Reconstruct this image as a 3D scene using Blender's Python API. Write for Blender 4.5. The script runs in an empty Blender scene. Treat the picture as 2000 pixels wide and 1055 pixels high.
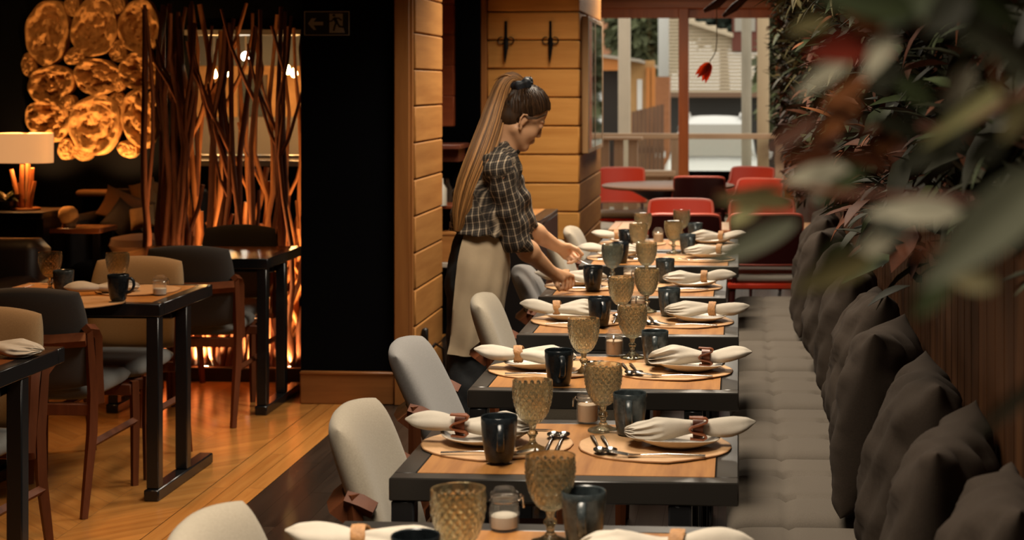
import bpy, math, random
import numpy as np
from mathutils import Vector, Matrix
random.seed(7); rng = np.random.default_rng(7)
SC = bpy.context.scene; COL = SC.collection
PI = math.pi
# ------------------------------------------------------------------ camera
CAMZ, F, PX, PY, YAW = 1.60, 3200.0, 1238.0, 168.0, math.atan(205/3200)
CY, SY = math.cos(YAW), math.sin(YAW)
cd = bpy.data.cameras.new('camera'); cam = bpy.data.objects.new('camera', cd); COL.objects.link(cam)
cam.location = (0, 0, CAMZ); cam.rotation_euler = (PI/2, 0, YAW)
cd.sensor_width = 36; cd.lens = F/2000*36
cd.shift_x = -(PX-1000)/2000; cd.shift_y = -(527.5-PY)/2000
cd.clip_start = 0.05; cd.clip_end = 300
cd.dof.use_dof = True; cd.dof.focus_distance = 4.7; cd.dof.aperture_fstop = 5.2
SC.camera = cam
# ------------------------------------------------------------------ view, world
SC.view_settings.view_transform = 'Standard'; SC.view_settings.look = 'None'
SC.view_settings.gamma = 1; SC.view_settings.use_curve_mapping = False
SC.view_settings.exposure = 0.0
SC.cycles.use_denoising = True
SC.cycles.max_bounces = 8; SC.cycles.diffuse_bounces = 3; SC.cycles.glossy_bounces = 3
SC.cycles.transmission_bounces = 6; SC.cycles.transparent_max_bounces = 8
SC.cycles.caustics_reflective = False; SC.cycles.caustics_refractive = False
SC.cycles.sample_clamp_indirect = 4.0
w = bpy.data.worlds.new('overcast_sky'); SC.world = w; w.use_nodes = True
w.node_tree.nodes['Background'].inputs[0].default_value = (1.0, 0.93, 0.84, 1)
w.node_tree.nodes['Background'].inputs[1].default_value = 1.4
# ------------------------------------------------------------------ large lights
def light(name, kind, loc, energy, color, size=None, aim=None, sizey=None, spot=None, blend=.5, spread=None):
    d = bpy.data.lights.new(name, kind); d.energy = energy; d.color = color
    o = bpy.data.objects.new(name, d); COL.objects.link(o); o.location = loc
    if kind == 'AREA':
        d.shape = 'RECTANGLE'; d.size = size; d.size_y = sizey or size
        if spread: d.spread = spread
    elif kind in ('POINT', 'SPOT') and size: d.shadow_soft_size = size
    if kind == 'SPOT': d.spot_size = spot; d.spot_blend = blend
    if aim is not None:
        o.rotation_euler = (Vector(aim)-Vector(loc)).to_track_quat('-Z', 'Y').to_euler()
    return o
NEUT = (1.0, 0.86, 0.68); WARM = (1.0, 0.50, 0.17); DAY = (1.0, .95, .88)
CEIL_FILLS = [(-.6, .3, 20), (-.55, 2.6, 36), (-.5, 5.0, 40), (-.5, 7.3, 44), (-.9, 9.2, 46), (-.5, 12.6, 62)]  # unseen area lights added under the ceiling to fill the room, no fixtures
for x, y, e in CEIL_FILLS:
    light('ceiling_fill', 'AREA', (x, y, 2.66), e, NEUT, .7, (x, y, 0), 1.0, spread=math.radians(125 if y < 12 else 175))
# ceiling spots over the left dining area
for x, y, e in [(-2.62, 4.75, 55), (-2.62, 6.42, 75), (-2.75, 8.15, 22)]:
    light('left_downlight', 'SPOT', (x, y, 2.68), e, WARM, .06, (x, y, 0), spot=1.25, blend=.7)
# ------------------------------------------------------------------ coordinates
def at(u, v, d):
    xc = (u-PX)/F*d
    return Vector((xc*CY - d*SY, xc*SY + d*CY, CAMZ-(v-PY)/F*d))
def atz(u, v, z):
    return at(u, v, (CAMZ-z)*F/(v-PY))
RIGHT = Vector((CY, SY, 0)); AWAY = Vector((-SY, CY, 0)); UP = Vector((0, 0, 1))
TZ = 0.76
# ------------------------------------------------------------------ materials
MATS = {}
def mat(name, color=(.5,.5,.5), rough=.6, metal=0, noise=0, nscale=8, stretch=(1,1,1), bump=0, bscale=None, spec=.5,
        dark=None, island=0, coord='Object', trans=0, emit=None, estr=0, sheen=0, fac2=None):
    if name in MATS: return MATS[name]
    m = bpy.data.materials.new(name); MATS[name] = m; m.use_nodes = True
    nt = m.node_tree; N = nt.nodes; L = nt.links; b = N['Principled BSDF']
    b.inputs['Roughness'].default_value = rough; b.inputs['Metallic'].default_value = metal
    b.inputs['Specular IOR Level'].default_value = spec
    b.inputs['Base Color'].default_value = (*color, 1)
    if trans: b.inputs['Transmission Weight'].default_value = trans
    if sheen: b.inputs['Sheen Weight'].default_value = sheen; b.inputs['Sheen Roughness'].default_value = .5
    if emit: b.inputs['Emission Color'].default_value = (*emit, 1); b.inputs['Emission Strength'].default_value = estr
    out = None
    if noise or bump:
        tc = N.new('ShaderNodeTexCoord'); mp = N.new('ShaderNodeMapping'); mp.inputs['Scale'].default_value = stretch
        L.new(tc.outputs[coord], mp.inputs['Vector'])
        if island:
            g = N.new('ShaderNodeNewGeometry'); mu = N.new('ShaderNodeMath'); mu.operation = 'MULTIPLY'; mu.inputs[1].default_value = 37
            L.new(g.outputs['Random Per Island'], mu.inputs[0])
            cb = N.new('ShaderNodeCombineXYZ')
            for k in range(3): L.new(mu.outputs[0], cb.inputs[k])
            L.new(cb.outputs[0], mp.inputs['Location'])
        nz = N.new('ShaderNodeTexNoise'); nz.inputs['Scale'].default_value = nscale; nz.inputs['Detail'].default_value = 6
        nz.inputs['Roughness'].default_value = .6
        L.new(mp.outputs[0], nz.inputs['Vector'])
        if noise:
            r = N.new('ShaderNodeValToRGB'); r.color_ramp.elements[0].position = .5-.25; r.color_ramp.elements[1].position = .5+.25
            dk = dark or tuple(c*(1-noise) for c in color)
            r.color_ramp.elements[0].color = (*dk, 1); r.color_ramp.elements[1].color = (*color, 1)
            L.new(nz.outputs['Fac'], r.inputs['Fac']); out = r.outputs['Color']
            if fac2:   # a second, large patchy tone
                n2 = N.new('ShaderNodeTexNoise'); n2.inputs['Scale'].default_value = fac2[1]; n2.inputs['Detail'].default_value = 3
                L.new(tc.outputs[coord], n2.inputs['Vector'])
                mx = N.new('ShaderNodeMix'); mx.data_type = 'RGBA'; mx.blend_type = 'MULTIPLY'; mx.inputs[0].default_value = fac2[0]
                r2 = N.new('ShaderNodeValToRGB'); r2.color_ramp.elements[0].position = .35; r2.color_ramp.elements[1].position = .65
                r2.color_ramp.elements[0].color = (.3,.3,.3,1)
                L.new(n2.outputs['Fac'], r2.inputs['Fac']); L.new(out, mx.inputs[6]); L.new(r2.outputs[0], mx.inputs[7]); out = mx.outputs[2]
        if bump:
            bp = N.new('ShaderNodeBump'); bp.inputs['Strength'].default_value = bump; bp.inputs['Distance'].default_value = .01
            src = nz
            if bscale:
                src = N.new('ShaderNodeTexNoise'); src.inputs['Scale'].default_value = bscale; src.inputs['Detail'].default_value = 4
                L.new(mp.outputs[0], src.inputs['Vector'])
            L.new(src.outputs['Fac'], bp.inputs['Height']); L.new(bp.outputs[0], b.inputs['Normal'])
    if island:
        g2 = N.new('ShaderNodeNewGeometry'); hs = N.new('ShaderNodeHueSaturation')
        mr = N.new('ShaderNodeMapRange'); mr.inputs['To Min'].default_value = 1-island; mr.inputs['To Max'].default_value = 1+island*.6
        L.new(g2.outputs['Random Per Island'], mr.inputs['Value']); L.new(mr.outputs[0], hs.inputs['Value'])
        if out is not None: L.new(out, hs.inputs['Color'])
        else: hs.inputs['Color'].default_value = (*color, 1)
        out = hs.outputs['Color']
    if out is not None: L.new(out, b.inputs['Base Color'])
    return m
def wood(name, color, dark, axis=0, rough=.4, scale=5, island=0, bump=.08, coord='Object', spec=.5):
    s = [11.0, 11.0, 11.0]; s[axis] = .9
    return mat(name, color, rough, noise=.5, nscale=scale*.35, stretch=tuple(s), dark=dark, bump=bump, island=island, coord=coord, spec=spec)
# ------------------------------------------------------------------ mesh building
class MB:
    def __init__(s): s.v = []; s.f = []; s.uv = None
    def add(s, vs, fs):
        b = len(s.v); s.v.extend([tuple(p) for p in vs]); s.f.extend([tuple(i+b for i in f) for f in fs]); return s
    def box(s, lo, hi, bev=0.0):
        x0,y0,z0 = lo; x1,y1,z1 = hi
        if bev <= 0:
            return s.add([(x0,y0,z0),(x1,y0,z0),(x1,y1,z0),(x0,y1,z0),(x0,y0,z1),(x1,y0,z1),(x1,y1,z1),(x0,y1,z1)],
                         [(0,3,2,1),(4,5,6,7),(0,1,5,4),(1,2,6,5),(2,3,7,6),(3,0,4,7)])
        c = [(x0+x1)/2,(y0+y1)/2,(z0+z1)/2]; h = [abs(x1-x0)/2,abs(y1-y0)/2,abs(z1-z0)/2]
        b = min(bev, min(h)*.95); vs = []; idx = {}
        for i,sx in enumerate((-1,1)):
            for j,sy in enumerate((-1,1)):
                for k,sz in enumerate((-1,1)):
                    for a in range(3):
                        p = [sx*(h[0]-b), sy*(h[1]-b), sz*(h[2]-b)]
                        p[a] = (sx,sy,sz)[a]*h[a]
                        idx[(i,j,k,a)] = len(vs); vs.append((c[0]+p[0],c[1]+p[1],c[2]+p[2]))
        fs = []
        q = ((0,0),(1,0),(1,1),(0,1))
        for t in (0,1):
            fs.append([idx[(t,a,b2,0)] for a,b2 in q][::(1 if t else -1)])
            fs.append([idx[(a,t,b2,1)] for a,b2 in q][::(-1 if t else 1)])
            fs.append([idx[(a,b2,t,2)] for a,b2 in q][::(1 if t else -1)])
        for i in (0,1):
            for j in (0,1):
                fs.append([idx[(i,j,0,0)],idx[(i,j,1,0)],idx[(i,j,1,1)],idx[(i,j,0,1)]][::(-1 if i==j else 1)])
                fs.append([idx[(i,0,j,0)],idx[(i,1,j,0)],idx[(i,1,j,2)],idx[(i,0,j,2)]][::(1 if i==j else -1)])
                fs.append([idx[(0,i,j,1)],idx[(1,i,j,1)],idx[(1,i,j,2)],idx[(0,i,j,2)]][::(-1 if i==j else 1)])
                for k in (0,1):
                    fs.append([idx[(i,j,k,0)],idx[(i,j,k,1)],idx[(i,j,k,2)]][::(1 if (i+j+k)%2 else -1)])
        return s.add(vs, fs)
    def tube(s, pts, rad, n=8, flat=1.0, cap=True, up=None):
        P = [Vector(p) for p in pts]; m = len(P)
        R = [rad]*m if not hasattr(rad, '__len__') else rad
        T = [(P[min(i+1,m-1)]-P[max(i-1,0)]).normalized() for i in range(m)]
        u = Vector(up) if up else (Vector((0,0,1)) if abs(T[0].z) < .9 else Vector((1,0,0)))
        vs = []; fs = []
        for i in range(m):
            u = (u - T[i]*u.dot(T[i]))
            u = u.normalized() if u.length > 1e-6 else T[i].orthogonal().normalized()
            wv = T[i].cross(u)
            for k in range(n):
                a = 2*PI*k/n
                vs.append(P[i] + wv*(math.cos(a)*R[i]) + u*(math.sin(a)*R[i]*flat))
        for i in range(m-1):
            for k in range(n):
                k2 = (k+1)%n; fs.append((i*n+k, i*n+k2, (i+1)*n+k2, (i+1)*n+k))
        if cap: fs.append(tuple(range(n))[::-1]); fs.append(tuple((m-1)*n+k for k in range(n)))
        return s.add(vs, fs)
    def lathe(s, prof, n=32, c=(0,0,0), mod=None):
        vs = []; fs = []; m = len(prof)
        for i,(r,z) in enumerate(prof):
            for k in range(n):
                a = 2*PI*k/n; rr = r if mod is None else mod(r, z, a, i)
                vs.append((c[0]+rr*math.cos(a), c[1]+rr*math.sin(a), c[2]+z))
        for i in range(m-1):
            for k in range(n):
                k2 = (k+1)%n; fs.append((i*n+k, i*n+k2, (i+1)*n+k2, (i+1)*n+k))
        if prof[0][0] > 1e-5: fs.append(tuple(range(n))[::-1])
        if prof[-1][0] > 1e-5: fs.append(tuple((m-1)*n+k for k in range(n)))
        return s.add(vs, fs)
    def grid(s, fn, nu, nv, closeu=False):
        vs = [fn(i/(nu if closeu else nu-1), j/(nv-1)) for j in range(nv) for i in range(nu)]; fs = []
        for j in range(nv-1):
            for i in range(nu if closeu else nu-1):
                i2 = (i+1)%nu; fs.append((j*nu+i, j*nu+i2, (j+1)*nu+i2, (j+1)*nu+i))
        return s.add(vs, fs)
    def cushion(s, w, h, t, c=.35, n=14, p=5, pinch=0, front=None, back=None):
        """A stuffed pad in the local XY plane, thickness along z: round-cornered outline, swelling to +-t/2."""
        for sgn in (1, -1):
            vs = []; fs = []
            for j in range(n+1):
                for i in range(n+1):
                    u = math.sin((i/n*2-1)*PI/2); v = math.sin((j/n*2-1)*PI/2)
                    x = u*math.sqrt(1-c*v*v/2*1.0); y = v*math.sqrt(1-c*u*u/2*1.0)
                    if pinch: x *= 1-pinch*(1-v*v)*abs(u)**2; y *= 1-pinch*(1-u*u)*abs(v)**2
                    zz = ((1-abs(u)**p)*(1-abs(v)**p))**.5*t/2
                    fn = front if sgn > 0 else back
                    if fn: zz = fn(x, y, zz)
                    vs.append((x*w/2, y*h/2, sgn*zz))
            m = n+1
            for j in range(n):
                for i in range(n):
                    q = (j*m+i, j*m+i+1, (j+1)*m+i+1, (j+1)*m+i); fs.append(q if sgn > 0 else q[::-1])
            s.add(vs, fs)
        return s
    def prism(s, poly, z0, z1):
        n = len(poly); vs = [(x,y,z0) for x,y in poly]+[(x,y,z1) for x,y in poly]
        return s.add(vs, [tuple(range(n))[::-1], tuple(range(n,2*n))]+[(i,(i+1)%n,n+(i+1)%n,n+i) for i in range(n)])
    def xf(s, M):
        s.v = [tuple(M @ Vector(p)) for p in s.v]; return s
def obj(name, mb, m, parent=None, smooth=True, merge=True, angle=40):
    me = bpy.data.meshes.new(name); me.from_pydata(mb.v, [], mb.f); me.update()
    if merge:
        import bmesh
        bm = bmesh.new(); bm.from_mesh(me); bmesh.ops.remove_doubles(bm, verts=bm.verts, dist=1e-5)
        bmesh.ops.recalc_face_normals(bm, faces=bm.faces) if merge != 'keep' else None
        bm.to_mesh(me); bm.free()
    if smooth:
        me.polygons.foreach_set('use_smooth', [True]*len(me.polygons))
        try: me.set_sharp_from_angle(angle=math.radians(angle))
        except Exception: pass
    me.materials.append(m if not isinstance(m, str) else MATS[m])
    o = bpy.data.objects.new(name, me); COL.objects.link(o)
    if parent is not None: o.parent = parent
    return o
def tag(o, label=None, cat=None, group=None, kind=None):
    if label: o['label'] = label
    if cat: o['category'] = cat
    if group: o['group'] = group
    if kind: o['kind'] = kind
    return o
def thing(name, loc, label, cat, group=None, rz=0):
    o = bpy.data.objects.new(name, None); COL.objects.link(o); o.location = loc; o.rotation_euler = (0,0,rz)
    o.empty_display_size = .05
    return tag(o, label, cat, group)
def struct(name, mb, m, parent=None, **k):
    o = obj(name, mb, m, parent, **k)
    if parent is None: o['kind'] = 'structure'
    return o
def dup(o, loc=None, rz=None, label=None, group=None, parent=None):
    c = o.copy(); COL.objects.link(c)
    if parent is not None: c.parent = parent
    if loc is not None: c.location = loc
    if rz is not None: c.rotation_euler = (0,0,rz)
    if label: c['label'] = label
    if group: c['group'] = group
    for ch in list(o.children): dup(ch, parent=c)
    return c
# ------------------------------------------------------------------ implicit surfaces
class SDF:
    def __init__(s, lo, hi, h):
        s.lo = np.array(lo, float); s.h = h
        s.n = np.ceil((np.array(hi)-s.lo)/h).astype(int)+1
        s.F = np.full(s.n, .2, np.float32)
        s.ax = [s.lo[k]+np.arange(s.n[k])*h for k in range(3)]
    def sub(s, lo, hi):
        a = np.clip(np.floor((np.array(lo)-s.lo)/s.h).astype(int), 0, s.n-1); b = np.clip(np.ceil((np.array(hi)-s.lo)/s.h).astype(int)+1, 1, s.n)
        sl = tuple(slice(a[k], b[k]) for k in range(3))
        g = np.meshgrid(*[s.ax[k][sl[k]] for k in range(3)], indexing='ij')
        return sl, np.stack(g, -1)
    def put(s, sl, d, k, cut=False):
        A = s.F[sl]
        if cut:
            d = -d
            if k > 0:
                h = np.clip(.5-.5*(A-d)/k, 0, 1); s.F[sl] = A*(1-h)+d*h+k*h*(1-h)
            else: s.F[sl] = np.maximum(A, d)
        elif k > 0:
            h = np.clip(.5+.5*(A-d)/k, 0, 1); s.F[sl] = A*(1-h)+d*h-k*h*(1-h)
        else: s.F[sl] = np.minimum(A, d)
    def cap(s, a, b, ra, rb=None, k=.02, cut=False):
        rb = ra if rb is None else rb; a = np.array(a, float); b = np.array(b, float)
        m = max(ra, rb)+k+.03
        sl, P = s.sub(np.minimum(a,b)-m, np.maximum(a,b)+m)
        ab = b-a; L2 = max(ab@ab, 1e-9)
        t = np.clip(((P-a)@ab)/L2, 0, 1)
        d = np.linalg.norm(P-a-t[...,None]*ab, axis=-1)-(ra+(rb-ra)*t)
        s.put(sl, d, k, cut); return s
    def ell(s, c, R, r, k=.02, cut=False):
        """ellipsoid with axis columns R (3 vectors) and radii r"""
        c = np.array(c, float); R = np.array([list(x) for x in R], float); r = np.array(r, float); m = r.max()+k+.03
        sl, P = s.sub(c-m, c+m); q = (P-c)@R.T
        k0 = np.linalg.norm(q/r, axis=-1); k1 = np.linalg.norm(q/(r*r), axis=-1)+1e-9
        s.put(sl, k0*(k0-1)/k1, k, cut); return s
    def mesh(s, F=None):
        F = s.F if F is None else F
        n = np.array(F.shape)-1; ins = F < 0
        cs = [(i,j,k) for i in (0,1) for j in (0,1) for k in (0,1)]
        def C(A, o): return A[o[0]:o[0]+n[0], o[1]:o[1]+n[1], o[2]:o[2]+n[2]]
        cnt = sum(C(ins, o).astype(np.int8) for o in cs)
        act = (cnt > 0) & (cnt < 8); idx = np.full(n, -1); I = np.argwhere(act); idx[act] = np.arange(len(I))
        acc = np.zeros((len(I), 3)); num = np.zeros(len(I))
        for a in cs:
            for ax in range(3):
                if a[ax]: continue
                b = list(a); b[ax] = 1
                fa = F[tuple((I+a).T)]; fb = F[tuple((I+b).T)]
                x = (fa < 0) != (fb < 0); t = np.where(x, fa/np.where(x, fa-fb, 1), 0)
                p = np.tile(np.array(a, float), (len(I),1)); p[:,ax] = t
                acc += p*x[:,None]; num += x
        V = s.lo+(I+acc/num[:,None])*s.h
        faces = []
        for ax in range(3):
            o1, o2 = [(1,2),(2,0),(0,1)][ax]
            sl0 = [slice(1,-1)]*3; sl0[ax] = slice(0,-1); sl1 = list(sl0); sl1[ax] = slice(1,None)
            A = ins[tuple(sl0)]; B = ins[tuple(sl1)]
            # edge base index
            E = np.argwhere(A != B); base = E+np.array([0 if k == ax else 1 for k in range(3)])
            ok = np.all(base < n, axis=1); E = E[ok]; base = base[ok]
            if not len(E): continue
            ina = A[tuple(E.T)]
            e1 = np.zeros(3, int); e1[o1] = 1; e2 = np.zeros(3, int); e2[o2] = 1
            q = np.stack([idx[tuple((base-e1-e2).T)], idx[tuple((base-e2).T)], idx[tuple(base.T)], idx[tuple((base-e1).T)]], 1)
            q[~ina] = q[~ina][:, ::-1]; faces.append(q[(q >= 0).all(1)])
        return V, np.concatenate(faces)
def npobj(name, V, Fc, m, parent=None, attr=None, smooth_it=0):
    me = bpy.data.meshes.new(name); me.from_pydata(V.tolist(), [], Fc.tolist()); me.update()
    me.polygons.foreach_set('use_smooth', [True]*len(me.polygons)); me.materials.append(m)
    if attr is not None:
        a = me.attributes.new('cloth', 'FLOAT_VECTOR', 'POINT'); a.data.foreach_set('vector', np.asarray(attr, np.float32).ravel())
    o = bpy.data.objects.new(name, me); COL.objects.link(o)
    if smooth_it:
        md = o.modifiers.new('smooth', 'SMOOTH'); md.iterations = smooth_it; md.factor = .5
    if parent is not None: o.parent = parent
    return o
# ------------------------------------------------------------------ setting materials
M_dark = mat('dark_plaster', (.0018,.0022,.0035), .85, noise=.3, nscale=3, spec=.08)
M_black = mat('black_paint', (.006,.006,.007), .38)
M_ceil = mat('ceiling_dark', (.05,.035,.022), .8)
M_back = mat('brown_plaster', (.02,.013,.009), .8)
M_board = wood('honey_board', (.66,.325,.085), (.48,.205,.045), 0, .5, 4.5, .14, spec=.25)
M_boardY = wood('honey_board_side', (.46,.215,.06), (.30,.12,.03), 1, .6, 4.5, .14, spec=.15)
M_trimz = wood('trim_upright', (.40,.165,.045), (.25,.09,.022), 2, .42, 5)
M_trimx = wood('trim_level', (.36,.14,.038), (.20,.07,.018), 0, .42, 5)
M_framez = wood('door_frame_upright', (.60,.17,.042), (.42,.11,.026), 2, .4, 6)
M_framex = wood('door_frame_level', (.62,.19,.048), (.42,.12,.028), 0, .4, 6)
M_panelz = wood('wall_plank', (.085,.034,.012), (.035,.013,.005), 2, .6, 5, .2, spec=.15)
M_floor = wood('parquet', (.56,.265,.07), (.40,.16,.036), 0, .22, 6, .13, .03, 'UV')
M_floord = wood('smoked_plank', (.040,.027,.019), (.016,.011,.008), 0, .30, 6, .3, .05, 'UV')
M_gap = mat('board_gap', (.02,.009,.004), .8)
def planks(name, m, rects, z=0.0, kind=None):
    """flat planks; each rect = centre, unit along vector, length, width (own island, own UV)"""
    me = bpy.data.meshes.new(name); V = []; Fc = []; U = []
    for i,(c,a,L,W) in enumerate(rects):
        n = (-a[1], a[0])
        for s,t in ((-1,-1),(1,-1),(1,1),(-1,1)):
            V.append((c[0]+a[0]*s*L/2+n[0]*t*W/2, c[1]+a[1]*s*L/2+n[1]*t*W/2, z)); U.append((s*L/2+i*.37%7, t*W/2+i*.23%5))
        Fc.append((4*i,4*i+1,4*i+2,4*i+3))
    me.from_pydata(V, [], Fc); uv = me.uv_layers.new(name='UVMap')
    uv.data.foreach_set('uv', [q for p in U for q in p]); me.materials.append(m)
    o = bpy.data.objects.new(name, me); COL.objects.link(o); o['kind'] = 'structure'; return o
FX = -1.88
# herringbone parquet, left of the border strips
me = bpy.data.meshes.new('floor'); V = []; Fc = []; U = []; cw = .30; pw = .098   # chevron columns running along Y
for ci in range(12):
    xb = FX-.226-ci*cw
    for k in range(int(13.5/pw)):
        y0 = -1.6+k*pw; sg = 1 if ci % 2 else -1; ya = y0 if sg > 0 else y0+cw
        i = len(Fc)
        V += [(xb-.0006, ya, 0), (xb-.0006, ya+pw-.0016, 0), (xb-cw+.0006, ya+sg*cw+pw-.0016, 0), (xb-cw+.0006, ya+sg*cw, 0)]
        o_ = (i*.37%7, i*.23%5); U += [(o_[0], o_[1]), (o_[0], o_[1]+pw*.7), (o_[0]+cw*1.41, o_[1]+pw*.7), (o_[0]+cw*1.41, o_[1])]
        Fc.append((4*i,4*i+1,4*i+2,4*i+3))
me.from_pydata(V, [], Fc); uv = me.uv_layers.new(name='UVMap'); uv.data.foreach_set('uv', [q for p in U for q in p]); me.materials.append(M_floor)
fl = bpy.data.objects.new('floor', me); COL.objects.link(fl); fl['kind'] = 'structure'
b = MB().box((-5.6,-2.0,-.06),(FX-.002,15.5,-.004)); obj('subfloor', b, M_gap, fl)
planks('trim_1', M_floor, [((FX-.035-.075*j-.0, y+.6*(j%2)), (0,1), 1.198, .073) for j in range(3) for y in np.arange(-1.4, 12, 1.2)], .0015)
planks('floor_2', M_floord, [((FX+.05+.1*j+.002, y+.5*(j%3)), (0,1), 1.498, .099) for j in range(28) for y in np.arange(-1.4, 15, 1.5)], .0)
b = MB().box((FX,-2.0,-.06),(.6,15.5,-.004)); obj('subfloor', b, M_gap, bpy.data.objects['floor_2'])
struct('ceiling', MB().box((-5.7,-2.1,2.75),(.7,15.6,2.85)), M_ceil, smooth=False)
struct('wall_rear', MB().box((-5.7,-2.1,0),(.7,-2.0,2.75)), M_back, smooth=False)
struct('wall_left', MB().box((-5.7,-2.0,0),(-5.6,11.1,2.75)), M_dark, smooth=False)
# far wall of the lounge with a glazed pass-through
WY = 11.05
b = MB(); b.box((-5.6,WY,0),(-3.80,WY+.12,2.75)); b.box((-3.80,WY,0),(-2.5,WY+.12,1.05)); b.box((-3.80,WY,1.985),(-2.5,WY+.12,2.75))
struct('wall_lounge', b, M_dark, smooth=False)
b = MB(); b.box((-2.5,11.0,0),(-2.38,13.0,2.75)); b.box((-2.5,12.9,0),(-1.55,13.0,2.75))
struct('wall_passage', b, M_dark, smooth=False)
# partition: black face, timber clad end
b = MB().box((-2.204,8.14,0),(-1.66,8.93,2.75)); struct('wall_partition', b, M_dark, smooth=False)
b = MB(); z = .165; z = .388-.185*2
while z < 2.75:
    b.box((-1.66,8.155,max(z+.003,0.002)),(-1.622,8.90,min(z+.182,2.749)), .006); z += .185
struct('trim_partition_boards', b, M_boardY)
b = MB().box((-1.722,8.105,0.0),(-1.645,8.14,2.75), .004); b.box((-1.645,8.12,0),(-1.632,8.15,2.75)); struct('trim_partition_edge', b, M_trimz)
b = MB().box((-2.204,8.115,.0),(-1.722,8.14,.158), .006); b.box((-2.204,8.108,.150),(-1.722,8.14,.165), .004); struct('baseboard_partition', b, M_trimx)
# timber clad pillar
b = MB().box((-1.63,10.60,0),(-1.062,12.2,2.75)); struct('pillar_core', b, M_gap, smooth=False)
b = MB(); bs = MB(); z = 1.154-.1855*7
while z < 2.75:
    z0, z1 = max(z+.004,.002), min(z+.1825,2.749)
    if z1 > z0:
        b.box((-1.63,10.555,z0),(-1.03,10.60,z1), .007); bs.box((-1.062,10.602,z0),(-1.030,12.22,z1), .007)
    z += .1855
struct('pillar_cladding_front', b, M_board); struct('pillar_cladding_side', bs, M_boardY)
struct('trim_pillar_corner', MB().box((-1.672,10.55,0),(-1.632,12.2,2.75), .004), M_trimz)
# right wall: planks below, planted part above
b = MB()
for k in range(0, 150):
    y = -1.9+k*.116
    if y < 15.3: b.box((.53,y+.002,0),(.552,y+.114,2.75), .004)
struct('wall_right', b, M_panelz)
struct('wall_right_core', MB().box((.552,-2.1,0),(.7,15.6,2.75)), M_back, smooth=False)
# glazed front: header, door frames, panes
GY = 15.5
b = MB(); b.box((-2.6,GY,2.40),(.6,GY+.12,2.75)); struct('wall_front', b, M_framex)
b = MB(); b.box((-5.7,GY,0),(-2.6,GY+.1,2.75)); struct('wall_front_side', b, M_back)
M_glass = mat('window_glass', (.95,.97,.96), .02)
nt = M_glass.node_tree; tr = nt.nodes.new('ShaderNodeBsdfTransparent'); gl = nt.nodes.new('ShaderNodeBsdfGlossy'); mx = nt.nodes.new('ShaderNodeMixShader')
gl.inputs['Roughness'].default_value = .02; mx.inputs[0].default_value = .008; tr.inputs[0].default_value = (.96,.97,.95,1)
nt.links.new(tr.outputs[0], mx.inputs[1]); nt.links.new(gl.outputs[0], mx.inputs[2]); nt.links.new(mx.outputs[0], nt.nodes['Material Output'].inputs[0])
def door_leaf(name, x0, x1, y, zt=2.34):
    f = MB(); f.box((x0,y,0.02),(x0+.095,y+.05,zt), .004); f.box((x1-.095,y,0.02),(x1,y+.05,zt), .004); f.box((x0+.095,y+.002,zt-.095),(x1-.095,y+.048,zt), .004)
    f.box((x0+.095,y+.002,.02),(x1-.095,y+.048,.14), .004)
    o = struct(name, f, M_framez); struct('glass_pane', MB().box((x0+.09,y+.02,.13),(x1-.09,y+.026,zt-.09)), M_glass, o, smooth=False); return o
door_leaf('door_1', -1.62, -.475, GY+.01); door_leaf('door_2', -.57, .52, GY+.07)
door_leaf('door_3', -2.6, -1.56, GY+.07)
struct('trim_door_track', MB().box((-2.6,GY-.02,2.335),(.53,GY+.14,2.405), .006), M_framex)
# interior pass-through window of the lounge wall
M_alu = mat('pale_window_frame', (.40,.37,.32), .4)
b = MB(); b.box((-3.80,WY-.01,1.05),(-2.5,WY+.13,1.085)); b.box((-3.80,WY-.02,1.105),(-2.5,WY+.13,1.125)); b.box((-3.80,WY-.02,1.95),(-2.5,WY+.1,1.985)); 
o = struct('window_1', b, M_alu, smooth=False); struct('glass_pane', MB().box((-3.78,WY+.05,1.12),(-2.5,WY+.055,1.96)), M_glass, o, smooth=False)
# the bright room seen through it
M_amber = mat('amber_plaster', (.62,.33,.12), .8, noise=.6, nscale=5, dark=(.30,.14,.045))
M_pale = mat('pale_wainscot', (.20,.165,.125), .7); M_grey = mat('grey_soffit', (.05,.049,.046), .8)
struct('wall_annex', MB().box((-6.5,14.6,0),(-2.2,14.7,2.9)), M_amber, smooth=False)
b = MB().box((-6.5,14.52,0),(-2.2,14.6,1.32)); struct('trim_annex_wainscot', b, M_pale, smooth=False)
struct('ceiling_annex', MB().box((-6.5,WY+.12,2.12),(-2.5,14.6,2.2)), M_grey, smooth=False)
struct('trim_annex_beam', MB().box((-6.5,14.2,1.78),(-2.5,14.5,2.12)), M_grey, smooth=False)
struct('wall_annex_side', MB().box((-6.6,WY+.12,0),(-6.5,14.6,2.9)), M_pale, smooth=False)
struct('floor_annex', MB().box((-6.5,WY+.12,-.06),(-2.5,14.6,0)), M_gap, smooth=False)
M_bulb = mat('lit_bulb', (1,.8,.5), .3, emit=(1,.62,.25), estr=60)
M_globe = mat('lit_globe', (1,.9,.8), .3, emit=(1,.92,.8), estr=18)
M_brass = mat('dark_brass', (.06,.045,.03), .4, .8)
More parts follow.
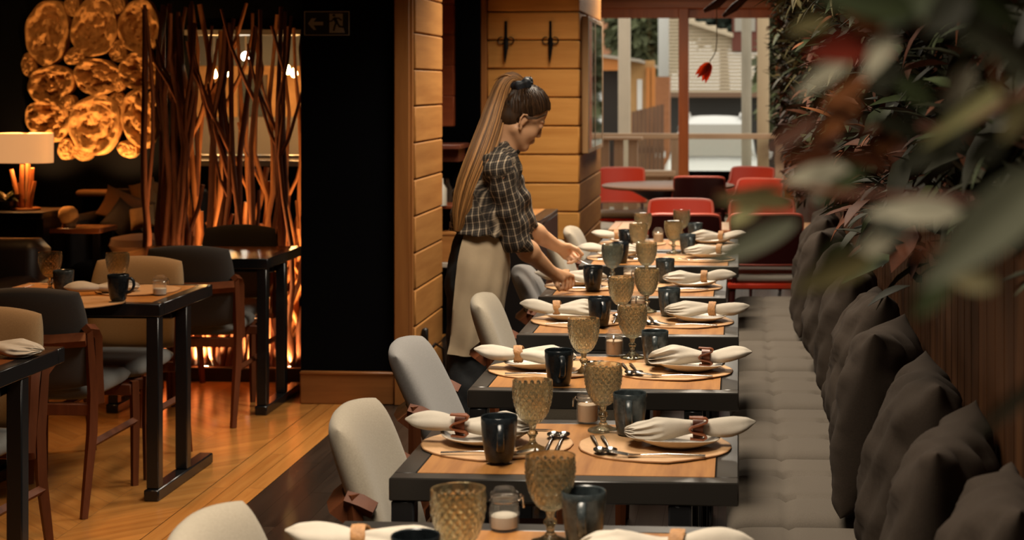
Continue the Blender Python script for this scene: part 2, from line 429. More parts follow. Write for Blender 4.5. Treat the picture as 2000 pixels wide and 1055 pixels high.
for i,(u,v) in enumerate([(418,145),(440,143),(575,143),(562,137)]):
    p = at(u, v, 13.6); t = thing('pendant_bulb', p, ['bare glowing bulb, lower of the pair behind the branch screen','bare glowing bulb, upper of the pair behind the branch screen','bare glowing bulb beside the edge of the black partition','faint bare bulb hanging just behind the partition bulb'][i], 'bulb', 'bare bulbs in the annex')
    obj('glass_bulb', MB().lathe([(0,-.035),(.018,-.03),(.027,-.012),(.024,.01),(.013,.03),(.012,.04),(0,.04)],14), M_bulb, t)
    obj('flex', MB().tube([(0,0,.04),(0,0,2.12-p.z)], .004, 6), M_brass, t)
    light('annex_bulb', 'POINT', p+Vector((0,-.03,-.05)), 16, WARM, .04)
p = at(480,110,13.2); t = thing('globe_light', p, 'bright round white ceiling globe behind the branch screen', 'ceiling light')
obj('globe', MB().lathe([(.036*math.sin(a*PI/10), -.036*math.cos(a*PI/10)) for a in range(11)], 20), M_globe, t)
obj('stem', MB().tube([(0,0,.036),(0,0,2.12-p.z)], .006, 8), M_brass, t); light('annex_globe', 'POINT', p+Vector((0,-.06,-.04)), 10, NEUT, .05)
light('annex_room_lamp', 'AREA', (-3.6,13.0,2.1), 48, WARM, 1.2, (-3.6,13.8,0))
M_art = mat('dark_picture', (.06,.07,.06), .6, noise=.6, nscale=9)
q = at(452,190,14.2); t = thing('framed_picture', (q.x,14.59,q.z), 'small dark picture hanging on the amber wall behind the branches', 'picture')
obj('frame', MB().box((-.13,-.03,-.2),(.13,0,.2)), M_brass, t); obj('print', MB().box((-.10,-.034,-.17),(.10,-.03,.17)), M_art, t)
# ------------------------------------------------------------------ dining tables
M_top = wood('table_oak', (.42,.19,.052), (.235,.092,.024), 1, .55, 10, .06, spec=.22)
M_topdark = wood('table_walnut', (.33,.135,.045), (.20,.075,.025), 0, .3, 6, .06)
M_frame = mat('black_lacquer', (.012,.012,.013), .22)
M_frameg = mat('sheen_black_rim', (.022,.019,.016), .30, spec=.8)  # black lifted a little: window sheen on the rims put into the colour
TW, TD = .749, .634
ORD = ['nearest table cropped by the frame', 'second table of the row', 'third table of the row', 'fourth table of the row',
       'fifth table of the row', 'sixth table of the row', 'seventh table of the row']
FRONT = [2.49, 3.47, 4.485, 5.49, 6.49, 7.62, 8.36]      # distance of each front edge along the row
TXR = [-.012, 0, 0, 0, -.05, 0, 0]
def table_parts(t, W, D, top, rim, lx=-.15, by=None):
    e = .052
    obj('tabletop', MB().box((-W+e,e,TZ-.022),(-e,D-e,TZ)), top, t)
    b = MB()
    b.box((-W,0,TZ-.05),(0,e-.002,TZ), .003); b.box((-W,D-e+.002,TZ-.05),(0,D,TZ), .003)
    b.box((-W,e-.002,TZ-.05),(-W+e-.002,D-e+.002,TZ), .003); b.box((-e+.002,e-.002,TZ-.05),(0,D-e+.002,TZ), .003)
    obj('rim', b, rim, t)
    for x in (-W+.004, lx):
        for y in (.004, by or D-.054):
            obj('leg', MB().box((x,y,.045),(x+.05,y+.05,TZ-.05), .004), M_frame, t)
        obj('foot', MB().box((x-.005,-.01,0),(x+.055,D+.01,.045), .005), M_frame, t)
    obj('crossbar', MB().box((-W+.08,D/2-.025,TZ-.10),(lx,D/2+.025,TZ-.05), .004), M_frame, t)
row = []
tb0 = thing('dining_table', (TXR[0], FRONT[0], 0), 'nearest black-rimmed oak table of the long row, cropped by the frame', 'table', 'tables of the long row')
table_parts(tb0, TW, TD, M_top, M_frameg); row.append(tb0)
for i in range(1, 7):
    row.append(dup(tb0, (TXR[i], FRONT[i], 0), label='black-rimmed oak dining table, ' + ['','second','third','fourth','fifth, where the waitress sets a plate,','sixth','seventh'][i] + ' in the long row'))
# wide table across the end of the row
tw_ = thing('dining_table', (.47, 9.57, 0), 'wide pale wooden table across the row end between facing red chairs', 'table')
table_parts(tw_, 1.235, .56, wood('table_pale', (.62,.36,.19), (.45,.24,.11), 0, .35, 6, .05), wood('table_pale_rim', (.50,.27,.12), (.38,.18,.08), 0, .35, 6, .05), -.055)
# ------------------------------------------------------------------ upholstered chairs
M_cw = wood('chair_wood', (.17,.052,.019), (.085,.025,.010), 2, .5, 6, .05, spec=.2)
def fabric(n, c, dark=.25, sc=260, sheen=.12): return mat(n, c, .9, noise=dark, nscale=sc, bump=.14, bscale=700, sheen=sheen, spec=.2)
M_beige = fabric('beige_upholstery', (.40,.345,.265)); M_blue = fabric('grey_upholstery', (.235,.225,.215)); M_chdark = fabric('shaded_upholstery', (.060,.054,.050))  # last cloth darkened to paint the shade on the lounge chairs
M_tan = fabric('tan_upholstery', (.37,.255,.14)); M_greyseat = fabric('seat_grey', (.20,.20,.19))
def make_chair(label, back, seat, group, arm=False, L=.22):
    """seat front towards +Y, back at -Y"""
    t = thing('dining_chair', (0,0,0), label, 'chair', group)
    w = .42
    def bend(x, y, z): return z
    b = MB().cushion(w, .40, .075, c=.38, n=22, p=7)
    # lean and hollow the back: local x -> x, y -> height, z -> depth
    v2 = []
    for x,y,z in b.v:
        hgt = .655+y; lean = -.288+(.85-hgt)*L; hollow = -.03*(1-(x/(w/2))**2)
        v2.append((x, lean+hollow+z, hgt))
    b.v = v2; obj('backrest', b, back, t, angle=60)
    s = MB().cushion(w-.02, .45, .075, c=.22, n=12, p=9)
    s.v = [(x, y+.02, .445+z) for x,y,z in s.v]; obj('seat', s, seat, t, angle=60)
    for sx in (-1, 1):
        x = sx*(w/2+.005)
        obj('leg', MB().tube([(x,.20,0),(x,.205,.25),(x,.195,.42)], [.016,.02,.02], 4, up=(0,1,0)), M_cw, t)
        obj('leg', MB().tube([(x,-.31,0),(x,-.235,.30),(x,-.225,.45),(x,-.300+.15*L,.70)], [.016,.022,.022,.016], 4, up=(0,1,0)), M_cw, t)
        if not arm: obj('armrest', MB().tube([(x,-.265+.19*L,.665),(x,-.29+.17*L,.68),(x,-.32+.16*L,.69)], [.019,.021,.018], 4, up=(1,0,0)), M_cw, t)
        else: obj('armrest', MB().tube([(x,-.155,.40),(x,-.175,.55),(x,-.185,.655),(x,-.215,.685),(x,-.29,.70)], [.018,.019,.021,.022,.018], 4, up=(1,0,0)), M_cw, t)
        obj('stretcher', MB().tube([(x,.20,.26),(x,-.245,.26)], .016, 4, up=(0,0,1)), M_cw, t)
    ry = -.333+.195*L; rl = [(-w/2-.005,ry,.66),(-w/4,ry-.034,.655),(0,ry-.045,.655),(w/4,ry-.034,.655),(w/2+.005,ry,.66)]
    obj('back_rail', MB().tube(rl, .034, 4, flat=.8, up=(0,0,1)), M_cw, t)
    for y0, y1 in ((.17,.20),(-.235,-.20)): obj('seat_rail', MB().box((-w/2,y0,.365),(w/2,y1,.41), .004), M_cw, t)
    return t
G1 = 'upholstered chairs along the long row'; G2 = 'upholstered chairs in the dim lounge'
cb = make_chair('pale beige upholstered chair at the nearest cropped table', M_beige, M_beige, G1, L=.34)
cg = make_chair('blue grey upholstered chair at the third table, before the waitress', M_blue, M_blue, G1, L=.46)
BX = .285   # from chair centre to the top of its back
def rowchair(src, x, y, lab, first=False, rz=-PI/2):
    if first: src.location = (x+BX, y, 0); src.rotation_euler = (0,0,rz)
    else: dup(src, (x+BX, y, 0), rz, lab)
rowchair(cb, -.91, 2.78, '', True)
rowchair(cg, -.965, 4.77, '', True)
rowchair(cb, -.885, 3.78, 'beige upholstered chair with orange-brown wood arm at the second row table')
rowchair(cb, -.90, 5.83, 'beige upholstered chair pulled up to the fourth row table below the apron', rz=-PI/2+.03)
rowchair(cg, -.885, 6.75, 'grey upholstered chair at the fifth row table, beside the apron edge')
rowchair(cb, -.872, 7.90, 'pale upholstered chair at the sixth row table, under the waitress\'s wrists')
rowchair(cb, -.872, 8.66, 'pale upholstered chair at the seventh row table, beyond her far hand')
cd_ = make_chair('shaded upholstered chair with red-brown frame before the lounge table with the jar', M_chdark, M_greyseat, G2, True)
cd_.location = (-2.63, 5.936+.285, 0)
ct = make_chair('tan lamp-lit upholstered chair behind the lounge table with the jar', M_tan, M_greyseat, G2, True)
ct.location = (-2.615, 6.93-.21, 0); ct.rotation_euler = (0,0,PI)
dup(ct, (-2.535, 5.36-.285, 0), PI-.04, 'tan upholstered chair with wooden arm at the near lounge table, cut by the frame edge')
dup(cd_, (-2.59, 7.54+.285, 0), 0.05, 'shaded upholstered chair before the bare lounge table beside the branch screen')
dup(cd_, (-2.67, 8.64-.285, 0), PI, 'shaded upholstered chair behind the bare lounge table, against the branch screen')
# lounge tables
M_lt = wood('lounge_top', (.55,.25,.07), (.36,.14,.035), 0, .28, 6, .05); M_lt2 = wood('lounge_top_dark', (.25,.085,.028), (.15,.045,.015), 0, .25, 6, .05)
LT = []
for (x, y, m, lab) in [(-2.225, 6.18, M_lt, 'black-framed lounge table set with goblets, dark mug and jar'), (-2.285, 7.83, M_lt2, 'bare dark wood lounge table beside the branch screen'), (-2.168, 4.52, M_lt2, 'dark lounge table corner at the picture edge')]:
    t = thing('dining_table', (x, y, 0), lab, 'table', 'tables of the dim lounge'); table_parts(t, .80, TD, m, M_frame, -.056, .33); LT.append(t)
# ------------------------------------------------------------------ tableware
def goblet_glass(name, tint, g, see=.15):
    m = mat(name, tint, .06, trans=1.0, spec=.5); nt = m.node_tree; N = nt.nodes; L = nt.links
    b = N['Principled BSDF']; b.inputs['IOR'].default_value = 1.42
    tr = N.new('ShaderNodeBsdfTransparent'); tr.inputs[0].default_value = (*g, 1)
    df = N.new('ShaderNodeBsdfTranslucent'); df.inputs[0].default_value = (*tint, 1)
    m1 = N.new('ShaderNodeMixShader'); m1.inputs[0].default_value = see; L.new(b.outputs[0], m1.inputs[1]); L.new(tr.outputs[0], m1.inputs[2])
    m2 = N.new('ShaderNodeMixShader'); m2.inputs[0].default_value = .06; L.new(m1.outputs[0], m2.inputs[1]); L.new(df.outputs[0], m2.inputs[2])
    L.new(m2.outputs[0], N['Material Output'].inputs[0]); return m
M_olive = goblet_glass('olive_glass', (.84,.77,.58), (.68,.62,.45))
M_smoke = goblet_glass('smoke_glass', (.50,.56,.52), (.42,.46,.43))
M_clear = goblet_glass('clear_glass', (.93,.92,.88), (.95,.94,.92), .86)
M_mug = mat('blue_black_glaze', (.020,.026,.030), .24, noise=.8, nscale=55, dark=(.007,.009,.011), bump=.05)
M_mug2 = mat('teal_glaze', (.062,.077,.080), .26, noise=.75, nscale=70, dark=(.014,.019,.022), bump=.05)
M_plate = mat('stoneware', (.62,.54,.44), .35, noise=.12, nscale=30)
M_mat = mat('tan_placemat', (.60,.35,.165), .62, noise=.25, nscale=22, bump=.15, bscale=220)
M_edge = mat('placemat_edge', (.33,.16,.06), .7)
M_linen = mat('linen', (.56,.50,.415), .95, noise=.18, nscale=18, bump=.13, bscale=520)
M_leather = mat('saddle_leather', (.27,.085,.035), .42, noise=.35, nscale=25, bump=.1)
M_rawhide = mat('rawhide', (.55,.27,.10), .6, noise=.45, nscale=60, bump=.5)
M_steel = mat('steel', (.62,.58,.53), .16, metal=1)
M_cream = mat('candle_wax', (.72,.55,.40), .6)
M_salt = mat('white_salt', (.80,.74,.66), .8)
def goblet(label, group, m=None):
    t = thing('goblet', (0,0,0), label, 'goblet', group)
    m = m or M_olive; n = 108; prof = []
    for i in range(44):
        s = i/43; z = .062+s*.100; r = .0125+.0335*(1-(1-min(s/.82,1))**2.1)**.62 if s < .82 else .046
        prof.append((r, z))
    def facet(r, z, a, i):
        if not 2 <= i < 46: return r
        s = (z-.062)/.1; u = a*18/(2*PI); t_ = z/.0175
        tri = lambda x: 1-2*abs(x-math.floor(x)-.5)
        h = min(tri(u+t_), tri(u-t_)); f = min(1, s/.12)*max(0, min(1, (.90-s)/.05))
        return r+.0034*(h-.35)*f*(r/.046)
    inner = [(.0430,.1615),(.0425,.150),(.0415,.13),(.0385,.11),(.0335,.092),(.025,.077),(.012,.069),(0,.067)]
    obj('bowl', MB().lathe([(0,.060),(.008,.060)]+prof+inner, n, mod=facet), m, t, angle=16)
    st = [(0,.063),(.010,.063),(.0085,.055),(.0065,.048),(.0115,.043),(.013,.039),(.0095,.034),(.007,.029),(.0075,.022),(.0125,.015),(.025,.008),(.037,.0045),(.038,.002),(.036,0),(0,0)]
    obj('stem', MB().lathe(st, 28), m, t)
    return t
def mug(label, group, m=None, rim=.041):
    t = thing('mug', (0,0,0), label, 'mug', group); m = m or M_mug
    out = [(0,0),(.026,0),(.030,.004),(.034,.022),(.0385,.055),(.0405,.085),(rim,.098),(rim-.0015,.1),(rim-.0035,.098),(.0365,.08),(.034,.05),(.030,.02),(.025,.008),(0,.007)]
    obj('cup', MB().lathe(out, 36), m, t)
    pts = [(.036,0,.083),(.050,0,.085),(.060,0,.076),(.0625,0,.060),(.058,0,.044),(.048,0,.033),(.034,0,.030)]
    obj('handle', MB().tube(pts, [.0065,.006,.0055,.0055,.0055,.006,.007], 8, flat=1.5, up=(0,1,0)), m, t)
    return t
def jar(label, group, fill, filled=.55):
    t = thing('clip_top_jar', (0,0,0), label, 'jar', group)
    o = [(0,0),(.024,0),(.0275,.003),(.0285,.010),(.0285,.042),(.0265,.050),(.0245,.054),(.0265,.058),(.0265,.062),(.0225,.062),(.0225,.054),(.0255,.045),(.0255,.008),(.021,.005),(0,.005)]
    obj('glass_body', MB().lathe(o, 32), M_clear, t)
    ld = obj('lid', MB().lathe([(0,.064),(.0265,.064),(.0275,.067),(.0265,.071),(.020,.073),(.018,.080),(0,.080)], 32), M_clear, t)
    b = MB()
    ring = [(.0275*math.cos(a), .0275*math.sin(a), .056) for a in np.linspace(0, 2*PI, 33)]; b.tube(ring, .0012, 6)
    b.tube([(.0275,-.006,.056),(.034,-.006,.062),(.036,0,.050),(.034,.006,.062),(.0275,.006,.056)], .0013, 6)
    b.tube([(.030,0,.066),(.036,0,.060),(.0365,0,.040)], .0022, 6)
    obj('wire_clip', b, M_steel, ld)
    h = .006+.042*filled
    obj('filling', MB().lathe([(0,.0055),(.0245,.0055),(.0249,.009),(.0249,h-.002),(.022,h),(0,h+.001)], 28), fill, t)
    return t
def plate(label, group):
    r = .1
    o = [(0,0),(.055,0),(.062,.003),(.085,.010),(r,.019),(r+.001,.021),(r-.002,.0215),(.084,.014),(.06,.0075),(0,.0065)]
    p = obj('dinner_plate', MB().lathe(o, 48, mod=lambda r,z,a,i: r*(1+.022*math.cos(2*a+.5)+.012*math.cos(3*a))), M_plate)
    for v in p.data.vertices:
        rr = math.hypot(v.co.x, v.co.y); a = math.atan2(v.co.y, v.co.x)
        if rr > .08: v.co.z += .004*math.cos(2*a+1)*(rr-.08)/.02+.001
    return tag(p, label, 'plate', group)
def placemat(label, group, tip):
    t = thing('placemat', (0,0,0), label, 'placemat', group)
    n = 96; ring = []
    for k in range(n):
        a = 2*PI*k/n; d = abs((a-tip+PI) % (2*PI)-PI)
        r = .178*(1+.085*max(0, 1-d/.42)**1.4)*(1+.004*math.sin(11*a)+.003*math.sin(23*a+1))
        ring.append((r*math.cos(a), r*math.sin(a)*.92, a))
    def wav(x, y, a): return .0015+.0012*(1+math.sin(3*a+tip))
    b = MB(); vs = [(0,0,.004)]
    for f in (.5,.9,.985): vs += [(x*f,y*f,.004+(wav(x,y,a)-.0015)*(f>.6)) for x,y,a in ring]
    fs = [(0,1+k,1+(k+1)%n) for k in range(n)]
    for j in range(2): fs += [(1+j*n+k,1+(j+1)*n+k,1+(j+1)*n+(k+1)%n,1+j*n+(k+1)%n) for k in range(n)]
    obj('mat_face', b.add(vs, fs), M_mat, t)
    b = MB(); vs = []
    for f,dz in ((.985,0),(1.0,-.0008),(1.0,-.0035)): vs += [(x*f,y*f,max(.0002,.004+wav(x,y,a)-.0015+dz)) for x,y,a in ring]
    fs = []
    for j in range(2): fs += [(j*n+k,(j+1)*n+k,(j+1)*n+(k+1)%n,j*n+(k+1)%n) for k in range(n)]
    obj('stitched_edge', b.add(vs, fs), M_edge, t)
    return t
def napkin(label, group, seed):
    """rolled linen napkin along local x: pointed tail at -x, pinch at x=0, fanned folds at +x"""
    r = random.Random(seed); ph = [r.uniform(0, 6.28) for _ in range(6)]; kk = r.choice([5,6,7])
    loop = r.random() < .5; sg = r.choice((-1,1))
    def f(a, s):
        x = -.135+.30*s; q = a*2*PI; e = abs(x)/.135; fan = 0
        if x < 0:
            wy = .014+.020*math.sin(PI*min(1,e)**.9)-.010*max(0,e-.75)/.25; hz = .013+.009*math.sin(PI*e)-.006*max(0,e-.6)/.4
            rp = (.05+.10*e)*math.cos(3*q+ph[0]+x*9)
            if loop: rp -= .38*min(1,e*1.5)*max(0,math.cos(q-1.9))**6          # the crease between the two layers of the tail
        else:
            g = x/.165; wy = .015+.040*min(1,g*2.0)-.012*max(0,g-.7)/.3; hz = .014+.016*min(1,g*1.8)-.017*max(0,g-.62)/.38
            fan = max(0, g-.45)/.55
            rp = (.05+.05*g)*math.cos(3*q+ph[1]-x*14)+.26*fan*math.cos(kk*2*q+ph[2])-.16*max(0,math.cos(q-1.2-g*1.4*sg))**10-.14*max(0,math.cos(q-2.3+g*.8*sg))**12
        y = wy*math.cos(q)*(1+rp)+.006*math.sin(x*20+ph[2]); z = hz*math.sin(q)*(1+rp*1.2)
        end = min(1, min(s*14, (1-s)*22)+.05)
        droop = -.006*fan
        return (x+.012*fan*math.cos(kk*2*q+ph[3])*(s > .8), y*end**.5, max(-.001, .022+z*end**.5+droop+.014*max(0,-x-.02)/.115+.003*math.sin(x*33+ph[3])))
    b = MB().grid(f, 56, 64, closeu=True); m = 56
    b.f += [tuple(range(m))[::-1], tuple(63*m+k for k in range(m))]
    o = obj('linen_napkin', b, M_linen, angle=70)
    md = o.modifiers.new('smooth', 'SUBSURF'); md.levels = 1; md.render_levels = 1
    return tag(o, label, 'napkin', group)
def ring_zigzag(label, group):
    prof = [(-.020,.052),(.018,.050),(.022,.046),(.020,.041),(-.014,.030),(-.020,.024),(-.014,.018),(.014,.012),(.020,.006),(.012,.001),(-.018,.003)]
    # smooth S ribbon standing in front of the roll, plus the band that holds it
    P = [Vector((x,0,z)) for x,z in prof]; sm = []
    for i in range(len(P)-1):
        for q in range(4): sm.append(P[i].lerp(P[i+1], q/4))
    sm.append(P[-1]); b = MB(); vs = []; fs = []; h = .0018
    for i,p in enumerate(sm):
        tg = (sm[min(i+1,len(sm)-1)]-sm[max(i-1,0)]).normalized(); nn = Vector((-tg.z,0,tg.x))
        for s,y in ((1,-.040),(1,-.022),(-1,-.022),(-1,-.040)): vs.append(p+nn*h*s+Vector((0,y,0)))
    for i in range(len(sm)-1):
        for k in range(4): fs.append((i*4+k,i*4+(k+1)%4,(i+1)*4+(k+1)%4,(i+1)*4+k))
    fs += [(0,1,2,3), tuple(len(vs)-4+k for k in range(4))[::-1]]
    b.add(vs, fs)
    def hoop(a, s):
        q = a*2*PI; r = .0255
        return (-.012+.024*s, r*1.05*math.cos(q), .024+r*.9*math.sin(q))
    for kk in (1, 1.07): b.grid(lambda a, s: tuple(Vector(hoop(a, s))*1.0+Vector((0, .0255*(kk-1)*math.cos(a*2*PI), .0255*(kk-1)*math.sin(a*2*PI)))), 28, 4, closeu=True)
    return tag(obj('napkin_ring', b, M_leather, merge=True, angle=50), label, 'napkin ring', group)
def ring_band(label, group):
    b = MB()
    def f(a, s, k=1.0):
        q = a*2*PI; r = (.0245*k)*(1+.05*math.cos(9*q+18*s)+.04*math.sin(s*PI))
        return (-.013+.026*s+.002*math.cos(2*q), r*math.cos(q), .0245+r*math.sin(q))
    b.grid(lambda a,s: f(a,s), 40, 9, closeu=True); b.grid(lambda a,s: f(a,s,.9), 40, 9, closeu=True)
    n = 40; base = 9*n
    for e in (0, 8*n): b.f += [(e+k, e+(k+1)%n, base+e+(k+1)%n, base+e+k) for k in range(n)]
    return tag(obj('napkin_ring', b, M_rawhide, angle=60), label, 'napkin ring', group)
def cutlery(kind, label, group):
    b = MB(); L = .19
    pts = [(-.09,0,.003),(-.05,0,.0045),(0,0,.006),(.045,0,.004),(.06,0,.003)]
    b.tube(pts, [.005,.0048,.0032,.003,.0035], 8, flat=.42, up=(0,0,1))
    if kind == 'knife':
        b.add([(.05,-.004,.002),(.12,-.006,.002),(.135,.004,.002),(.05,.007,.002),(.05,-.004,.0042),(.12,-.006,.003),(.135,.004,.0036),(.05,.007,.0045)],
              [(0,3,2,1),(4,5,6,7),(0,1,5,4),(1,2,6,5),(2,3,7,6),(3,0,4,7)])
    elif kind == 'fork':
        b.add([(.055,-.004,.003),(.072,-.011,.002),(.085,-.0115,.003),(.085,.0115,.003),(.072,.011,.002),(.055,.004,.003)]+[(.055,-.004,.0048),(.072,-.011,.0038),(.085,-.0115,.0048),(.085,.0115,.0048),(.072,.011,.0038),(.055,.004,.0048)],
              [(0,1,2,3,4,5)[::-1],(6,7,8,9,10,11)]+[(i,(i+1)%6,6+(i+1)%6,6+i) for i in range(6)])
        for y in (-.0098,-.0033,.0033,.0098): b.tube([(.083,y,.004),(.105,y,.008),(.122,y*.95,.011)], [.0021,.0019,.0012], 6, flat=.7)
    else:
        for sg in (1,-1):
            b.grid(lambda u,v: (.078+.024*math.cos(u*2*PI)*v, .0155*math.sin(u*2*PI)*v, .0075-.0055*(1-v*v)*1.0+.0012*sg+.0), 20, 7, closeu=True)
    return tag(obj(kind, b, M_steel, angle=60), label, kind, group)
# prototypes are placed as the first of their kind, copies follow
PROTO = {}
def put(key, maker, loc, rz, label):
    if key not in PROTO:
        o = maker(label); PROTO[key] = o; o.location = loc; o.rotation_euler = (0,0,rz); return o
    return dup(PROTO[key], loc, rz, label)
def P2(u, v, z): return atz(u, v, z)
MT = .0068
SIDE = ['chair side of the', 'bench side of the']
rr = random.Random(3)
GOB = {0:[(895,955),(1075,890)],1:[(1040,743),(1178,712)],2:[(1140,622),(1235,597)],3:[(1213,541),(1265,521)],4:[(1196,478),(1265,470)],5:[(1247,437),(1318,427)],6:[(1256,417),(1333,407)]}
MUG = {0:[(812,1052),(1140,965)],1:[(975,818),(1230,772)],2:[(1092,683),(1279,650)],3:[(1171,584),(1307,566)],4:[(1158,522),(1299,508)],5:[(1212,473),(1343,460)],6:[(1222,450),(1358,438)]}
JAR = {0:(985,1035),1:(1148,826),2:(1200,695),3:(1246,612),4:(1230,556),5:(1262,500),6:(1286,474)}
for i in range(7):
    o = ORD[i]; y0 = FRONT[i]; xr = TXR[i]
    for sd in (0, 1):
        z = TZ+.162 if True else 0
        p = atz(*GOB[i][sd], TZ+.162); p.y = min(max(p.y, y0+.06), y0+TD-.05)
        sm = (i == 4 and sd == 0)
        put('gob_smoke' if sm else 'gob', lambda l: goblet(l, 'diamond-pattern goblets of the long row', M_smoke if sm else None), (p.x, p.y, TZ+.0005), rr.uniform(0,6),
            f"{'smoky grey' if sm else 'olive'} diamond-pattern goblet, {SIDE[sd]} {o}")
        cx = xr-TW+.185 if sd == 0 else xr-.195; cy = y0+.335
        if i == 4 and sd == 0: cx -= .02
        j = lambda s=.008: rr.uniform(-s, s)
        put(f'mat{sd}', lambda l: placemat(l, 'tan placemats of the long row', -PI/2+(.25 if sd else -.1)), (cx, cy, TZ+.0003), j(.06), f'round tan placemat, {SIDE[sd]} {o}')
        pz = TZ+MT
        px = cx-.03 if sd == 0 else cx+.055
        put('plate', lambda l: plate(l, 'stoneware plates of the long row'), (px, cy+.005, pz), rr.uniform(0,6), f'cream stoneware plate, {SIDE[sd]} {o}')
        m = atz(*MUG[i][sd], TZ+.1); m.y = min(max(m.y, y0+.06), y0+TD-.06)
        onmat = math.hypot(m.x-cx, (m.y-cy)/.92) < .21
        put(f'mug{sd}', lambda l: mug(l, 'stoneware mugs of the long row', M_mug if sd == 0 else M_mug2, .041), (m.x, m.y, TZ+(MT if onmat else .0005)), -PI/2+rr.uniform(-.25,.35), f"{['blue-black','teal-black'][sd]} stoneware mug, {SIDE[sd]} {o}")
        nz = pz+.0185
        nx = px+(-.055 if sd == 0 else .045); ny = cy+j(.012)
        rz = (0.05+j(.08)) if sd == 0 else PI-.04+j(.1)
        zig = (i == 1) or (i == 2 and sd == 1)
        if not (i == 4 and sd == 0 and False):
            put(f'nap{(i+sd)%4}', lambda l: napkin(l, 'linen napkins of the long row', 10+(i+sd)%4), (nx, ny, nz-.002), rz, f'rolled pale linen napkin, {SIDE[sd]} {o}')
            if zig: put('zig', lambda l: ring_zigzag(l, 'napkin rings of the long row'), (nx, ny, nz-.002), rz if sd == 0 else rz-PI, f'wavy brown leather napkin ring, {SIDE[sd]} {o}')
            else: put('band', lambda l: ring_band(l, 'napkin rings of the long row'), (nx, ny, nz-.002), rz, f'tan rawhide napkin ring, {SIDE[sd]} {o}')
        # cutlery lies on the mat: fork in front of the plate, knife behind, spoons towards the table middle
        put('fork', lambda l: cutlery('fork', l, 'steel forks of the long row'), (cx+(.03 if sd else -.02), cy-.125, pz), (PI if sd else 0)+j(.08), f'steel fork, {SIDE[sd]} {o}')
        put('knife', lambda l: cutlery('knife', l, 'steel knives of the long row'), (cx+(.02 if sd else -.02), cy+.128, pz), (PI if sd else 0)+j(.06), f'steel knife, {SIDE[sd]} {o}')
        if i in (1, 2, 3):
            for q in (0, 1):
                sx = cx+(.125-.0*q if sd == 0 else -.135)+q*.024
                put('spoon', lambda l: cutlery('spoon', l, 'steel spoons of the long row'), (sx, cy+(-.015 if sd == 0 else -.02), pz), PI/2 if sd == 0 else -PI/2+.2, f"steel spoon, {['outer','inner'][q]} of two, {SIDE[sd]} {o}")
    q = atz(*JAR[i], TZ)
    put('jar_salt' if i == 0 else 'jar', lambda l: jar(l, 'clip-top jars of the long row', M_salt if i == 0 else M_cream, .55 if i == 0 else 1.0), (q.x, q.y, TZ+.0005), .2 if i == 0 else rr.uniform(2,5),
        f"clip-top glass jar {'half full of white salt' if i == 0 else 'filled with cream wax'}, {o}")
# lounge table ware
GL = 'diamond-pattern goblets of the lounge'
p = atz(98, 493, TZ+.162); g1 = dup(PROTO['gob'], (p.x, p.y, TZ+.0005), 1, 'amber-lit goblet beside the grey mug on the lounge table', GL)
p = atz(226, 495, TZ+.162); dup(PROTO['gob'], (p.x, p.y+.02, TZ+.0005), 2, 'lamp-lit goblet standing behind the dark mug on the lounge table', GL)
p = atz(231, 541, TZ+.1); pm = p
dup(PROTO['mug0'], (p.x, p.y, TZ+.010), 0, 'dark mug with its handle showing on the lounge table', 'mugs on the lounge table')
p = atz(124, 528, TZ+.1); dup(PROTO['mug1'], (p.x, p.y, TZ+.0005), 2.5, 'grey mug beside the far amber-lit goblet on the lounge table', 'mugs on the lounge table')
p = atz(312, 577, TZ); dup(PROTO['jar_salt'], (p.x, p.y, TZ+.0005), .6, 'clip-top jar of salt near the corner of the lounge table')
dup(PROTO['mat1'], (pm.x-.14, pm.y-.03, TZ+.0004), 1.2, 'tan placemat under the dark mug on the lounge table')
dup(PROTO['mat0'], (pm.x-.06, pm.y+.36, TZ+.0004), 2.2, 'tan placemat near the far edge of the lounge table')
p = atz(190, 566, TZ+.02); dup(PROTO['nap1'], (p.x, p.y, TZ+.0065), .7, 'peach-lit linen napkin beside the dark mug on the lounge table')
p = atz(8, 690, TZ+.01); dup(PROTO['nap2'], (p.x-.05, p.y, TZ+.004), 0, 'linen napkin on the near lounge table at the picture edge')
# ------------------------------------------------------------------ bench and its cushions
M_seat = fabric('bench_linen', (.118,.098,.077), .25, 300, .03); M_pil = fabric('pillow_linen', (.042,.030,.0215), .3, 240, .0)
t = thing('long_bench', (0,0,0), 'long dark built-in bench under grey seat pads along the timber wall', 'bench')
obj('base', MB().box((.02,1.6,0),(.50,8.93,.30), .005), M_black, t); obj('seat_board', MB().box((-.02,1.6,.30),(.525,8.95,.335), .004), M_frame, t)
seams = [8.95-.775*k for k in range(10)]
names = ['farthest seat pad of the bench, by the red chairs','seat pad second from the far bench end','seat pad third from the far bench end','seat pad fourth from the far bench end','seat pad fifth from the far bench end','seat pad sixth from the far bench end','seat pad seventh from the far bench end','nearest visible seat pad, beside the front pillow','seat pad at the camera end of the bench']
pad0 = None
for k in range(8):
    y1 = seams[k]; yc = y1-.3875
    if pad0 is None:
        def top(x, y, z):
            q = z
            for gx in (-.33,.33):
                for gy in (-.35,.33):
                    q -= .034*math.exp(-((x-gx)**2+((y-gy)*1.6)**2)/.006)
            for gy in (-.35,.33): q -= .012*math.exp(-((y-gy)/.035)**2)
            for gx in (-.33,): q -= .010*math.exp(-((x-gx)/.03)**2)
            return q
        b = MB().cushion(.50, .768, .13, c=.07, n=44, p=14, front=top); b.v = [(x, y, z+.065) for x,y,z in b.v]
        pad0 = obj('seat_cushion', b, M_seat, angle=70); tag(pad0, 'tufted grey '+names[0], 'cushion', 'grey seat pads of the bench'); pad0.location = (.215, yc, .335)
    else:
        dup(pad0, (.215, yc, .335), None, 'tufted grey '+names[k])
from mathutils import noise as NZ
